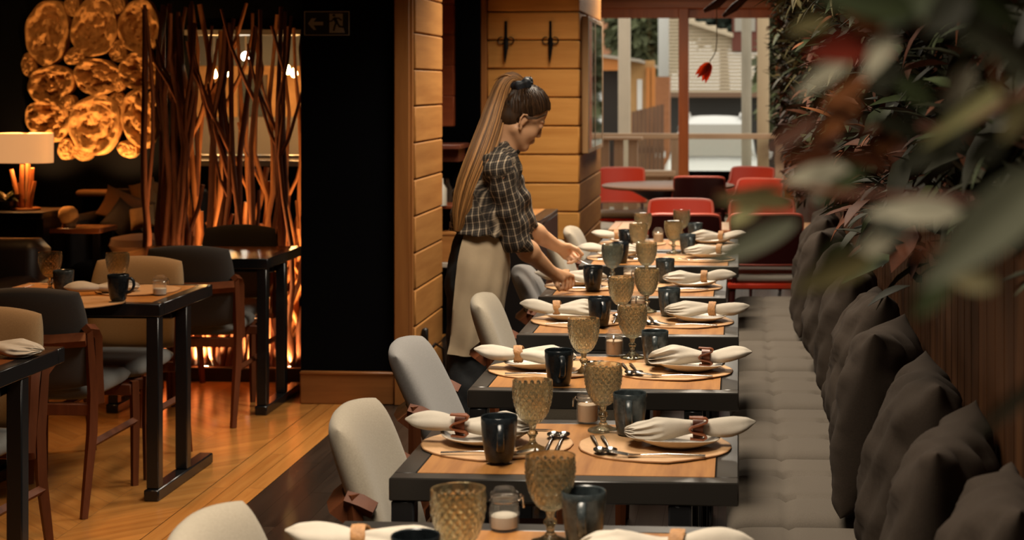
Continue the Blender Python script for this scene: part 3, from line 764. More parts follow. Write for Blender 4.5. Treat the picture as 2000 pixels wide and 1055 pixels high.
# loose back pillows leaning on the wall
def pillow(seed, w=.56, h=.50):
    r = random.Random(seed); a = [r.uniform(0,6.28) for _ in range(4)]
    def fr(x, y, z):
        e = min(1, z/.045); nz = NZ.fractal(Vector((x*1.3+seed*7, y*2.2, seed)), .9, 2.0, 3)
        fold = math.sin(6*x*(1+.3*y)+5*y*x+a[0]+2.0*nz)
        return max(0, z+e*(.020*nz+.007*fold*(.4+y*y)+.005*math.sin(15*(x+y*.5)+a[2]+3*nz)))
    b = MB().cushion(w, h, .20, c=.10, n=36, p=2.6, pinch=.08, front=fr, back=fr)
    return b
PILY = [2.12, 2.66, 3.22, 3.86, 4.52, 5.22, 5.98, 6.75, 7.6, 8.5]
labs = ['nearest dark grey pillow at the picture corner','dark grey pillow second from the camera on the bench','dark grey pillow third from the camera on the bench','dark grey pillow fourth from the camera on the bench',
        'dark grey pillow fifth from the camera, slumped on its neighbour','dark grey pillow sixth from the camera on the bench','dark grey pillow seventh from the camera on the bench','dark grey pillow eighth from the camera, third from the bench end','dark grey pillow next to last at the far bench end','last dark grey pillow at the far bench end, behind blurred leaves']
for k, y in enumerate(PILY):
    o = obj('pillow', pillow(k), M_pil, angle=80); r = random.Random(k+50)
    # local x -> along wall, y -> up, z -> out from the wall (towards -X)
    M = Matrix(((0,0,-1,0),(1,0,0,0),(0,1,0,0),(0,0,0,1)))
    R = Matrix.Rotation(math.radians(-12+r.uniform(-3,2)), 4, 'Y').inverted() @ Matrix.Rotation(math.radians(r.uniform(-7,7)-9), 4, 'Z') @ M @ Matrix.Rotation(math.radians(r.uniform(-5,5)), 4, 'Z')
    o.data.transform(R); zmin = min(v.co.z for v in o.data.vertices); xmax = max(v.co.x for v in o.data.vertices)
    o.location = (min(.40, .525-xmax), y, .462-zmin)
    tag(o, labs[k], 'pillow', 'dark pillows along the bench')
# iron cabinet pulls on the timber wall
M_iron = mat('black_iron', (.012,.011,.011), .35, .6, bump=.1, nscale=40)
def pull(label, y, z, L):
    t = thing('door_pull', (.53, y, z), label, 'door handle', 'iron door pulls on the timber wall')
    obj('grip', MB().tube([(-.012,0,-L/2),(-.03,0,-L/2+.02),(-.034,0,0),(-.03,0,L/2-.02),(-.012,0,L/2)], [.010,.009,.011,.009,.010], 8), M_iron, t)
    for s in (-1,1): obj('back_plate', MB().lathe([(0,-.012),(.011,-.01),(.013,0),(.011,.01),(0,.012)], 12, c=(-.008,0,s*L/2)), M_iron, t)
p = at(1976, 672, 2.36); pull('long black iron pull on the timber wall at the picture edge', 2.30, 1.6-(672-168)/3200*2.30, .10)
pull('small black iron pull on the timber wall above the pillows', 4.80, 1.6-(516-168)/3200*4.8, .075)
t = thing('iron_scroll', (.53, 2.34, 1.6-(565-168)/3200*2.34), 'wrought iron scroll with curled twigs above the long pull', 'ornament')
for nm, pts in (('scroll', [(-.01,.0,-.03),(-.015,.01,0),(-.02,.03,.02),(-.015,.05,.015),(-.012,.055,.0)]), ('scroll', [(-.01,0,-.03),(-.014,-.015,0),(-.02,-.04,.01),(-.014,-.06,.03)]), ('stem', [(-.01,0,-.05),(-.012,0,-.03),(-.012,.004,.03)])):
    obj(nm, MB().tube(pts, .0035, 6), M_iron, t)
# ------------------------------------------------------------------ planted wall
def leafmat(n, c, d=None, rough=.45, tr=.0):
    m = mat(n, c, .65, noise=.35, nscale=18, dark=d or tuple(x*.55 for x in c), island=.35, spec=.22)
    return m
LG = leafmat('leaf_green', (.045,.06,.022)); LR = leafmat('leaf_rust', (.105,.03,.010)); LO = leafmat('leaf_olive', (.15,.125,.05)); LD = leafmat('leaf_dark', (.022,.022,.010))
LP = leafmat('leaf_pale', (.42,.39,.29), (.30,.28,.20)); LS = leafmat('leaf_sage', (.14,.145,.095), (.095,.10,.065)); LRED = leafmat('leaf_red', (.20,.022,.009), (.11,.013,.007)); LOR = leafmat('leaf_orange', (.22,.075,.022), (.13,.045,.014)); LY = leafmat('leaf_yellowgreen', (.28,.26,.12), (.18,.17,.07))
def leaf(b, base, tip, width, up, curl=.18, nu=5, nv=7, fold=.25):
    base = Vector(base); tip = Vector(tip); ax = tip-base; L = ax.length; ax.normalize()
    sd = ax.cross(up); sd = sd.normalized() if sd.length > 1e-4 else ax.orthogonal().normalized(); nn = sd.cross(ax)
    vs = []
    for j in range(nv):
        s = j/(nv-1); wd = width*.5*(math.sin(PI*min(1,s**.8*1.0))**.85)*(1-.15*s)+width*.015
        for i in range(nu):
            x = i/(nu-1)*2-1
            vs.append(base+ax*(L*s)+sd*(x*wd)+nn*(-curl*L*(s-.2)**2+fold*wd*abs(x)))
    fs = [(j*nu+i, j*nu+i+1, (j+1)*nu+i+1, (j+1)*nu+i) for j in range(nv-1) for i in range(nu-1)]
    # a thin under side gives the blade a thickness
    b.add(vs, fs); th = .0009; b.add([v-nn*th for v in vs], [f[::-1] for f in fs])
def foliage(name, m, count, seed, yr, zr, xr, ln, wd, label=None):
    r = random.Random(seed); b = MB()
    for _ in range(count):
        y = r.uniform(*yr); z = r.uniform(*zr); d = r.random()
        p = Vector((r.uniform(*xr), y, z)); L = r.uniform(*ln)
        dr = Vector((-r.uniform(.1,1), r.uniform(-1,1), r.uniform(-.9,.8))).normalized()
        leaf(b, p, p+dr*L, L*r.uniform(*wd), Vector((r.uniform(-.5,.5), r.uniform(-.4,.4), 1)), r.uniform(.0,.5), 3, 5)
    return obj(name, b, m, merge=False)
lw = thing('living_wall', (.5, 9, 1.2), 'dense planted wall of dark, rusty and olive foliage above the timber panelling', 'plants'); lw['kind'] = 'stuff'
def lwpart(o):
    o.parent = lw; o.matrix_parent_inverse = Matrix.Translation((-.5,-9,-1.2)); o['kind'] = 'stuff'
lwpart(obj('backing', MB().box((.49,1.2,1.36),(.53,15.2,2.70)), LD, smooth=False))
YR = (3.6, 15.2)
for args in [('dark_foliage', LD, 2600, 1, YR, (1.16,2.6), (.36,.50), (.07,.17), (.2,.4)), ('green_foliage', LG, 1500, 2, YR, (1.2,2.6), (.34,.47), (.07,.17), (.2,.4)),
             ('rust_foliage', LR, 1500, 3, YR, (1.18,2.3), (.34,.48), (.06,.14), (.25,.45)), ('olive_foliage', LO, 500, 4, (4.5,13), (1.6,2.6), (.30,.45), (.07,.16), (.12,.3)),
             ('upper_foliage', LO, 260, 5, (5.0,9.5), (1.95,2.3), (.22,.42), (.08,.18), (.1,.25)), ('trailing_foliage', LR, 260, 7, (10.6,13), (.85,1.2), (.38,.5), (.06,.14), (.2,.4)),
             ('near_foliage', LD, 900, 8, (1.3,4.2), (1.34,2.3), (.40,.50), (.06,.13), (.2,.4)), ('near_rusty_foliage', LR, 160, 9, (1.5,4.2), (1.36,2.2), (.38,.47), (.05,.11), (.2,.4)), ('near_green_foliage', LG, 200, 10, (1.5,4.2), (1.36,2.2), (.38,.47), (.05,.11), (.2,.4)),
             ('orange_foliage', LOR, 90, 6, YR, (1.4,2.3), (.28,.44), (.06,.12), (.2,.4))]:
    lwpart(foliage(*args))
# ------------------------------------------------------------------ leafy branches close to the camera
def branch(label, stem_px, leaves, group='leafy branches near the camera'):
    """stem_px: (u,v,d) points of the twig; leaves: (u,v at base, u,v at tip, distance, width in px, material)"""
    NR = .68; stem_px = [(u,v,d*NR) for u,v,d in stem_px]; leaves = [(a,b_,c_,d_,e*NR,w_,m) for a,b_,c_,d_,e,w_,m in leaves]; o0 = at(*stem_px[0]); t = thing('leafy_branch', o0, label, 'branch', group)
    pts = [at(*p)-o0 for p in stem_px]; obj('twig', MB().tube(pts, [.004-.0026*i/(len(pts)-1) for i in range(len(pts))], 6), M_cw, t)
    rr2 = random.Random(len(label))
    for (u0,v0,u1,v1,d,wpx,m) in leaves:
        b = MB(); a = at(u0,v0,d)-o0; c = at(u1,v1,d+rr2.uniform(-.05,.03))-o0
        leaf(b, a, c, wpx*d/F, (-AWAY+UP*.5+RIGHT*rr2.uniform(-.4,.4)), .12, 7, 11, .2)
        obj('leaf', b, m, t)
branch('blurred leafy branch hanging at the top right with a red leaf', [(2060,-60,1.25),(1900,10,1.25),(1760,60,1.22),(1650,70,1.2)],
   [(1790,20,1600,-10,1.2,80,LG),(1850,-20,1690,50,1.2,90,LG),(1700,90,1580,105,1.2,70,LRED),(1730,70,1650,20,1.22,50,LOR),(1745,60,1690,150,1.2,45,LP),(1660,110,1560,180,1.25,40,LP),(1700,150,1590,215,1.3,40,LOR),(1760,120,1700,180,1.2,55,LS),(1620,40,1540,60,1.3,40,LO),(1900,-10,1800,60,1.15,90,LD),(1960,0,1880,90,1.1,80,LD)])
branch('blurred branch at the right edge with broad sage leaves', [(2080,330,1.1),(2000,250,1.1),(1950,160,1.1),(1930,60,1.1)],
   [(2030,140,1895,60,1.1,85,LS),(1975,160,1810,275,1.15,38,LY),(1900,130,1840,210,1.2,50,LP),(1990,40,1900,-10,1.1,90,LG),(1960,260,1880,330,1.1,60,LD),(1890,230,1820,330,1.2,50,LD),(2010,190,1960,270,1.1,50,LO)])
branch('blurred twig of pale leaves reaching over the far tables', [(2050,420,1.2),(1850,390,1.25),(1650,380,1.3),(1520,360,1.35),(1400,380,1.4)],
   [(1660,330,1520,352,1.35,50,LP),(1610,335,1585,400,1.35,35,LP),(1880,415,1690,412,1.2,62,LP),(1560,395,1400,385,1.35,48,LO),(1480,400,1425,440,1.4,40,LY),(1560,430,1370,520,1.3,50,LS),(1760,440,1650,520,1.3,45,LP),(1640,300,1500,310,1.35,35,LR),(1600,230,1480,300,1.35,38,LR),(1700,250,1600,200,1.3,40,LR),(1650,470,1600,570,1.3,60,LG)])
branch('blurred low branch with a long grey-green leaf at the right edge', [(2080,560,1.0),(2000,470,1.0),(1900,460,1.05),(1780,500,1.1)],
   [(2060,330,1800,560,1.0,120,LS),(1850,520,1790,620,1.05,60,LG),(1700,500,1560,560,1.15,60,LO),(2060,720,1890,860,1.0,35,LD),(1950,560,1850,540,1.05,50,LO),(1770,470,1700,420,1.1,50,LD)])
branch('blurred rusty twig in the middle of the foliage at right', [(2050,160,1.4),(1880,250,1.4),(1720,250,1.45),(1600,290,1.5)],
   [(1680,200,1590,270,1.45,48,LOR),(1640,250,1560,330,1.5,44,LR),(1760,240,1690,320,1.45,40,LOR),(1800,260,1700,230,1.4,50,LD),(1850,280,1760,330,1.4,60,LD),(1920,250,1830,200,1.4,70,LD),(1740,320,1650,300,1.45,45,LR),(1700,290,1600,400,1.5,50,LG),(1820,200,1740,150,1.4,50,LG)])
# ------------------------------------------------------------------ branch screen
M_stick = mat('peeled_branch', (.55,.235,.09), .5, noise=.55, nscale=10, stretch=(3,3,.5), bump=.2, island=.25, dark=(.28,.10,.035))
M_stickd = mat('backlit_branch', (.16,.05,.022), .55, noise=.5, nscale=12, stretch=(3,3,.5), bump=.3, island=.25)  # darker copy of the branch wood, shade of the backlit front row painted in
scr = thing('branch_screen', (-2.77, 8.85, 0), 'tall room divider of upright crooked branches lit from below', 'room divider')
def P(v): return (v[0]+2.77, v[1]-8.85, v[2])
b = MB().box((-3.26,8.70,0),(-2.215,8.75,.075), .004); b.v = [P(v) for v in b.v]; obj('plinth_front', b, M_black, scr)
b = MB().box((-3.26,8.75,0),(-2.34,9.20,.02)); b.v = [P(v) for v in b.v]; obj('plinth_floor', b, M_black, scr)
r = random.Random(21); NST = 0
def stick(x, y, h, rad, lean, dark, fork=False, z0=.02):
    n = 9; pts = []; px, py = x, y; amp = r.uniform(.012,.035); f1, f2 = r.uniform(2,5), r.uniform(0,6.28)
    for i in range(n):
        s = i/(n-1); z = z0+s*(h-z0)
        pts.append((max(-3.27,min(-2.35,x+lean*s*h+amp*math.sin(f1*s*3+f2)+r.uniform(-.008,.008))), y+amp*.6*math.sin(f1*s*2.3+f2*2)+r.uniform(-.006,.006), z))
    b = MB().tube([P(p) for p in pts], [rad*1.28*(1-.45*i/(n-1))*r.uniform(.88,1.12) for i in range(n)], 7)
    if fork:
        k = r.randint(4,6); q = Vector(pts[k]); sg = r.choice((-1,1)); top = min(2.07, q.z+r.uniform(.35,.8))
        f = [q, q+Vector((sg*.05,0,.10)), q+Vector((sg*.13,r.uniform(-.02,.02),(top-q.z)*.6)), q+Vector((sg*r.uniform(.15,.22),0,top-q.z))]
        f = [Vector((max(-3.27,min(-2.35,v.x)),v.y,v.z)) for v in f]
        b.tube([P(v) for v in f], [rad*.8,rad*.72,rad*.6,rad*.42], 6)
    obj('branch', b, M_stickd if dark else M_stick, scr, angle=80)
for k in range(17):   # tall, back row
    stick(-3.24+.90*k/16+r.uniform(-.02,.02), 9.10+r.uniform(-.03,.05), r.uniform(1.9,2.07), r.uniform(.012,.02), r.uniform(-.07,.07), False, r.random() < .75)
for k in range(15):   # tall, front row, in silhouette
    stick(-3.22+.87*k/14+r.uniform(-.025,.025), 8.84+r.uniform(-.03,.04), r.uniform(1.92,2.07), r.uniform(.013,.021), r.uniform(-.09,.09), True, r.random() < .9)
for k in range(12):   # the close-set left end
    stick(-3.27+.17*r.random(), r.uniform(8.82,9.12), r.uniform(1.85,2.06), r.uniform(.012,.02), r.uniform(-.03,.05), True)
for k in range(46):   # short broken branches low in the screen
    stick(-3.22+.86*r.random(), 9.12+r.uniform(-.04,.07), r.uniform(.5,1.15), r.uniform(.013,.024), r.uniform(-.16,.16), False)
for k in range(12):
    stick(-3.18+.80*r.random(), 8.86+r.uniform(-.03,.03), r.uniform(.6,1.1), r.uniform(.013,.02), r.uniform(-.2,.2), True)
M_lit = mat('lit_spot', (1,.8,.5), .3, emit=(1,.70,.36), estr=25)
for i,(u,lab) in enumerate([(400,'glowing floor spot at the foot of the branch screen, nearer the lamp'),(507,'glowing floor spot at the foot of the branch screen, nearer the black partition'),(330,'floor spot behind the close-set branches at the screen end'),(570,'floor spot at the screen end beside the black partition')]):
    p = at(u, 705, 8.99); p.z = .021; t = thing('floor_spotlight', p, lab, 'light', 'floor spots of the branch screen')
    obj('housing', MB().lathe([(0,0),(.032,0),(.034,.004),(.034,.04),(.028,.042),(.026,.034),(0,.034)], 20), M_black, t)
    obj('lens', MB().lathe([(0,.0355),(.0255,.0355),(.02,.040),(0,.042)], 20), M_lit, t)
    light('screen_uplight', 'SPOT', (p.x, p.y-.03, .09), 150, WARM, .03, (p.x, p.y+.10, 2.0), spot=2.3, blend=.9)
# ------------------------------------------------------------------ carved disc wall piece
M_disc = mat('carved_disc', (.60,.34,.14), .95, noise=.45, nscale=16, spec=.05, bump=.5, bscale=24, dark=(.34,.17,.06))
wp = thing('wall_sculpture', at(165, 160, 11.2), 'large wall piece of carved pale discs and stones, lit from above left', 'wall decoration'); o0 = Vector(wp.location); o0.y = WY; wp.location = o0
from mathutils import noise as NZ
DISCS = [(82,62,45,62,-8),(178,52,48,58,-6),(266,52,40,55,5),(88,165,47,38,8),(183,150,46,38,-4),(265,140,38,38,10),(84,235,46,42,0),(178,243,54,58,-25),(265,233,35,56,8),(43,127,16,24,5),(140,108,24,17,20),(223,100,18,22,-10),
         (120,205,18,20,0),(221,200,17,22,8),(119,293,17,20,0),(152,296,20,18,-8),(242,292,21,16,-15),(60,280,22,20,0),(296,190,10,18,0),(225,165,12,14,0),(130,10,16,20,0),(222,10,16,18,0)]
for k,(u,v,ru,rv,ang) in enumerate(DISCS):
    d = 11.17; c = at(u, v, d)-o0; s = d/F; a0 = math.radians(ang); rd = random.Random(k+5); dep = .05+.0005*ru+rd.uniform(0,.02)
    ph = [rd.uniform(0,6.28) for _ in range(8)]; big = ru > 30
    def f(a, t, k=k):
        q = a*2*PI; w_ = 1+.05*math.sin(2*q+ph[0])+.035*math.sin(3*q+ph[1])+.018*math.sin(7*q+ph[2])
        if t < .25: rr_, dz = w_, -dep*(t/.25)          # side wall of the disc, then rim, then the hollowed face
        else:
            e = (t-.25)/.75; rr_ = w_*(1-e)**.8
            rim = math.exp(-((1-e-.86)/.12)**2)
            dz = -dep+(.030 if big else -.016)*(1-((1-e)**2))-(.012 if big else 0)*rim
            x_, y_ = rr_*math.cos(q), rr_*math.sin(q); nz = NZ.fractal(Vector((x_*2.2+k*9.1, y_*2.2, k*3.3)), .8, 2.1, 5)
            dz += (.055 if big else .016)*nz*min(1, e*5)+(.006 if big else .002)*math.sin(17*(1-e)+3*nz)*min(1, e*4)
        x = rr_*math.cos(q)*ru*s; z = rr_*math.sin(q)*rv*s
        return (c.x+x*math.cos(a0)-z*math.sin(a0), dz, c.z+x*math.sin(a0)+z*math.cos(a0))
    obj('carved_disc', MB().grid(f, 64, 40, closeu=True), M_disc, wp, angle=70)
for x, e in ((-4.75, 38), (-4.2, 42)):
    t = thing('wall_uplight', (x, 10.72, 0), f"black uplight on a slim stand washing the carved discs, {'lamp side' if x < -4.5 else 'screen side'}", 'light', 'uplights of the carved wall piece')
    obj('stand', MB().tube([(0,0,.015),(0,0,.72)], .012, 8), M_black, t); obj('base', MB().lathe([(0,0),(.09,0),(.09,.012),(0,.015)], 20), M_black, t)
    obj('housing', MB().tube([(0,-.02,.70),(0,.02,.80)], .035, 14), M_black, t)
    light('picture_light', 'SPOT', (x, 10.745, .84), e, WARM, .03, (x+.02, 11.0, 1.75), spot=2.0, blend=.8)
light('picture_light', 'SPOT', (-4.5, 9.6, 2.70), 22, WARM, .05, (-4.45, 11.05, 1.6), spot=1.2, blend=.6)
# ------------------------------------------------------------------ lamp and lounge furniture
M_shade = mat('lamp_shade', (.9,.62,.36), .8, emit=(1,.46,.17), estr=.62)
lp = at(50, 410, 9.75); lz = lp.z
lt = thing('table_lamp', lp, 'table lamp with a lit cream drum shade on a bundle of branches', 'lamp')
sz = 1.6-(318-168)/3200*9.75-lz; st = 1.6-(260-168)/3200*9.75-lz
b = MB()
def shade(a, s, k):
    q = a*2*PI; return (.158*k*math.copysign(abs(math.cos(q))**.6, math.cos(q)), .085*k*math.copysign(abs(math.sin(q))**.6, math.sin(q)), sz+(st-sz)*s)
b.grid(lambda a,s: shade(a,s,1), 40, 4, closeu=True); b.grid(lambda a,s: shade(a,s,.975), 40, 4, closeu=True)
n = 40
for e in (0, 3*n): b.f += [(e+k, e+(k+1)%n, 4*n+e+(k+1)%n, 4*n+e+k) for k in range(n)]
obj('lamp_shade', b, M_shade, lt)
obj('base', MB().lathe([(0,0),(.085,0),(.088,.006),(.085,.013),(0,.013)], 28), M_trimx, lt)
rl = random.Random(4)
for x0,x1,h in [(-.03,-.085,.24),(-.015,-.02,.27),(.0,.012,.27),(.02,.045,.25),(.03,.06,.17),(-.025,-.04,.16)]:
    obj('branch', MB().tube([(x0,rl.uniform(-.02,.02),.013),(x0+(x1-x0)*.4,rl.uniform(-.02,.02),h*.5),(x1,rl.uniform(-.02,.02),h)], [.017,.015,.012], 8), M_stick, lt)
obj('stem', MB().tube([(.005,0,.013),(.008,0,sz+.02)], .008, 8), mat('lamp_stem', (.6,.4,.22), .4), lt)
obj('finial', MB().lathe([(0,st+.004),(.02,st+.002),(.02,st),(0,st-.004)], 10), M_brass, lt)
light('table_lamp_bulb', 'POINT', (lp.x, lp.y, lz+(sz+st)/2), 14, WARM, .04)
b = thing('console_table', (lp.x, lp.y, 0), 'black console table carrying the branch lamp', 'table')
obj('top', MB().box((-.5,-.2,lz-.04),(.19,.2,lz), .004), M_black, b)
obj('side_panel', MB().box((.15,-.19,0),(.19,.19,lz-.04)), M_black, b); obj('side_panel', MB().box((-.5,-.19,0),(-.46,.19,lz-.04)), M_black, b); obj('back_panel', MB().box((-.46,-.05,.02),(.15,-.02,lz-.04)), M_black, b)
# dark plant at the picture edge
M_dkleaf = mat('houseplant_leaf', (.05,.05,.02), .35, noise=.4, nscale=8)
q = at(10, 409, 9.72); t = thing('potted_plant', (q.x, q.y+.02, lz), 'small dark leafy plant at the picture edge beside the branch lamp', 'plant')
obj('pot', MB().lathe([(0,0),(.05,0),(.06,.05),(.062,.055),(.055,.055),(0,.05)], 18), M_black, t)
rp = random.Random(8)
for k in range(16):
    a = rp.uniform(0, 6.28); e = rp.uniform(.2,1.1); L = rp.uniform(.09,.16); bb = MB()
    leaf(bb, (0,0,.05), (L*math.cos(a)*math.cos(e), L*math.sin(a)*math.cos(e)*.7, .05+L*math.sin(e)*.8), .035, UP, .4); obj('leaf', bb, M_dkleaf, t)
# leather sofa behind the near table
M_lea = mat('brown_leather', (.028,.014,.009), .45, noise=.3, nscale=6, bump=.1)
t = thing('leather_sofa', (-4.1, 7.55, 0), 'dark brown leather sofa in the dim lounge, mostly hidden by the chairs', 'sofa')
for nm,lo,hi in [('backrest',(-1.2,.35,.2),(.62,.6,.83)),('seat',(-1.2,-.3,.15),(.5,.4,.45)),('armrest',(.45,-.3,.1),(.64,.6,.66)),('base',(-1.15,-.25,0),(.55,.55,.16))]:
    obj(nm, MB().box(lo, hi, .05), M_lea, t, angle=60)
# shelf board on the lounge wall
a, c = at(112, 383, 10.9), at(272, 383, 10.9)
t = obj('wall_shelf', MB().box((a.x,WY-.13,a.z-.022),(c.x+.03,WY,a.z+.02), .015), wood('shelf_wood', (.5,.28,.12), (.35,.18,.07), 0, .5), angle=60); tag(t, 'pale rounded shelf board on the dark wall under the carved discs', 'shelf')
light('shelf_glow', 'SPOT', (-4.35, 10.2, 2.70), 26, WARM, .04, (-4.35, 11.0, .95), spot=.5, blend=.5)
# side table with a pale sculpted stone
q = at(120, 447, 9.6); t = thing('side_table', (q.x+.05, q.y+.15, 0), 'low reddish side table under the pale stone', 'table'); hz = q.z
obj('top', MB().box((-.16,-.12,hz-.03),(.17,.15,hz), .004), M_lt2, t)
for x in (-.15,.12):
    for y in (-.11,.10): obj('leg', MB().box((x,y,0),(x+.035,y+.035,hz-.03)), M_black, t)
t = obj('carved_stone', MB().lathe([(0,0),(.035,0),(.042,.012),(.036,.02),(.045,.035),(.056,.065),(.052,.1),(.03,.122),(0,.126)], 22, mod=lambda r,z,a,i: r*(1+.09*math.sin(3*a+z*30)+.05*math.sin(5*a))), M_disc, angle=80)
t.location = (q.x, q.y+.1, hz); tag(t, 'pale knobbly stone standing on the low side table', 'ornament')
# lounge armchair with pillows
M_armd = mat('dark_upholstery', (.014,.010,.008), .8); M_gold = mat('ochre_pillow', (.42,.25,.10), .9, noise=.25, nscale=14, bump=.3, bscale=60)
q = at(265, 440, 10.3)
t = thing('lounge_armchair', (q.x, q.y, 0), 'dark lounge armchair below the shelf, heaped with pillows', 'armchair')
for nm,lo,hi in [('seat',(-.3,-.35,.2),(.35,.35,.52)),('backrest',(-.3,.25,.2),(.35,.42,.93)),('armrest',(-.36,-.35,.15),(-.25,.4,.80)),('armrest',(.3,-.35,.15),(.4,.4,.72)),('base',(-.3,-.3,0),(.35,.35,.2))]:
    obj(nm, MB().box(lo, hi, .03), M_armd, t, angle=60)
for i,(u,v,w_,h_,dd,rot,m,lab) in enumerate([(285,392,.17,.27,10.38,-.35,M_gold,'ochre pillow standing at the back of the lounge armchair'),(245,407,.33,.2,10.30,.35,mat('brown_pillow',(.17,.095,.045),.9),'brown pillow leaning on the arm of the lounge armchair'),(240,428,.2,.2,10.15,.6,M_armd,'black pillow in front of the brown pillow on the armchair'),(278,425,.16,.14,10.12,-.2,M_gold,'small tan pillow low on the lounge armchair'),(300,372,.10,.12,10.42,.3,M_gold,'tan pillow corner against the branch screen end')]):
    b = MB().cushion(w_, h_, .11, c=.0, n=16, p=2.6, pinch=.1); M = Matrix(((1,0,0,0),(0,0,-1,0),(0,1,0,0),(0,0,0,1)))
    b.xf(Matrix.Rotation(rot, 4, 'Y') @ Matrix.Rotation(-.25, 4, 'X') @ M); o = obj('pillow', b, m, angle=80); o.location = at(u, v, dd); tag(o, lab, 'pillow', 'pillows on the lounge armchair')
q = at(285, 467, 9.7)
t = thing('upholstered_stool', (q.x, q.y, 0), 'low round brown stool between the armchair and the branch screen', 'stool')
obj('seat', MB().lathe([(0,q.z-.07),(.19,q.z-.07),(.215,q.z-.03),(.20,q.z+.01),(.12,q.z+.025),(0,q.z+.03)], 30), mat('stool_cloth', (.17,.08,.035), .8), t)
for k in range(4): obj('leg', MB().tube([(.14*math.cos(k*PI/2+.7),.14*math.sin(k*PI/2+.7),q.z-.06),(.17*math.cos(k*PI/2+.7),.17*math.sin(k*PI/2+.7),0)], [.018,.012], 8), M_cw, t)
# ------------------------------------------------------------------ exit sign on the partition
M_sgn = mat('sign_black', (.006,.008,.007), .5); M_sgl = mat('sign_ivory', (.34,.31,.25), .6)
a, c = at(582, 20, 8.14), at(673, 68, 8.14); sx, sz2 = (a.x+c.x)/2+.0, (a.z+c.z)/2; hw, hh = (c.x-a.x)/2, (a.z-c.z)/2
t = thing('exit_sign', (sx, 8.14, sz2), 'dark exit sign with a left arrow and a running figure on the black partition', 'sign')
obj('plate', MB().box((-hw,-.006,-hh),(hw,0,hh)), M_sgn, t)
b = MB(); e = .004
for lo,hi in [((-hw,-.009,-hh),(hw,-.006,-hh+e)),((-hw,-.009,hh-e),(hw,-.006,hh)),((-hw,-.009,-hh+e),(-hw+e,-.006,hh-e)),((hw-e,-.009,-hh+e),(hw,-.006,hh-e))]: b.box(lo, hi)
obj('border', b, M_sgl, t)
def flat(poly, y=-.0075, th=.001):
    b = MB().prism(poly, 0, th); b.v = [(x, y-z, yy) for x,yy,z in b.v]; return b
U = lambda px, py: ((px-951)/1340*2*hw, -(py-490)/690*2*hh)     # measured on an enlarged view of the sign
obj('arrow', flat([U(395,500),U(500,345),U(640,345),U(560,445),U(845,445),U(845,545),U(560,545),U(640,675),U(560,675)]), M_sgl, t)
dw_ = obj('doorway', flat([U(1030,215),U(1425,215),U(1425,560),U(1490,760),U(1030,760)]), M_sgl, t)
fg = MB()
def stroke(pts, wd):
    for i in range(len(pts)-1):
        p, q = Vector((*U(*pts[i]),0)), Vector((*U(*pts[i+1]),0)); d = (q-p).normalized(); n = Vector((-d.y,d.x,0))*wd; p -= d*wd*.5; q += d*wd*.5
        bb = flat([((p+n).x,(p+n).y),((q+n).x,(q+n).y),((q-n).x,(q-n).y),((p-n).x,(p-n).y)], -.0087); fg.add(bb.v, bb.f)
hx, hy = U(1165,262); hd = flat([(hx+.0075*math.cos(k*PI/8), hy+.006*math.sin(k*PI/8)) for k in range(16)], -.0087); fg.add(hd.v, hd.f)
stroke([(1180,350),(1240,450)], .008); stroke([(1160,345),(1110,420),(1035,435)], .0032); stroke([(1200,345),(1310,345),(1390,400)], .0034); stroke([(1240,450),(1190,570),(1160,690)], .0046); stroke([(1245,450),(1330,580),(1450,595)], .0046)
obj('running_figure', fg, M_sgn, dw_)
# ------------------------------------------------------------------ pillar fittings
def hook(u, label):
    p = at(u, 82, 10.57); t = thing('wall_hook', (p.x, 10.553, p.z), label, 'hook', 'iron hooks on the timber pillar'); h = .136
    obj('spike', MB().tube([(0,-.010,h),(0,-.012,.02),(.001,-.013,-.02),(0,-.03,-.08),(-.003,-.03,-h)], [.009,.010,.017,.012,.003], 6), M_iron, t)
    obj('mount_plate', MB().box((-.016,-.008,-.045),(.016,0,.03), .003), M_iron, t)
    for s in (-1,1):
        obj('scroll', MB().tube([(0,-.012,-.005)]+[(s*(.03+.022*math.sin(q)), -.012, .01-.022*math.cos(q)*1.0+.0) for q in np.linspace(-1.2,3.6,12)], .0042, 6), M_iron, t)
hook(986, 'black iron hook with scrolls on the pillar, above the ponytail'); hook(1074, 'black iron hook with scrolls on the pillar, nearer the mirror')
a = at(1128, 30, 10.75); zt, zb = 2.06, 1.155
M_mir = mat('mirror_glass', (.75,.78,.76), .03, 1.0); M_mfr = wood('mirror_frame', (.50,.30,.14), (.36,.20,.08), 2, .45)
t = thing('framed_mirror', (-1.03, 11.3, (zt+zb)/2), 'tall wood-framed mirror on the window side of the timber pillar', 'mirror'); hz = (zt-zb)/2
for y0,y1,nm in [(-.58,-.50,'frame_stile'),(-.09,-.03,'frame_stile'),(.50,.58,'frame_stile')]: obj(nm, MB().box((0,y0,-hz),(.045,y1,hz), .004), M_mfr, t)
for z0,z1 in ((-hz,-hz+.03),(hz-.03,hz)): obj('frame_rail', MB().box((0,-.50,z0),(.045,.50,z1), .003), M_mfr, t)
for y0,y1 in ((-.50,-.09),(-.03,.50)): obj('mirror_pane', MB().box((.006,y0,-hz+.03),(.0435,y1,hz-.03)), M_mir, t, smooth=False)
# black cabinet behind the waitress
c = at(1088, 408, 9.75)
t = thing('low_cabinet', (c.x-.2, 9.3, 0), 'black low cabinet with a wooden top between the waitress and the pillar', 'cabinet')
obj('body', MB().box((-.2,-.45,0),(.2,.45,c.z-.03), .004), M_black, t); obj('top', MB().box((-.2,-.45,c.z-.03),(.2,.45,c.z-.004), .003), M_frame, t); obj('top_inlay', MB().box((-.17,-.39,c.z-.004),(.13,.40,c.z), .001), M_top, t)
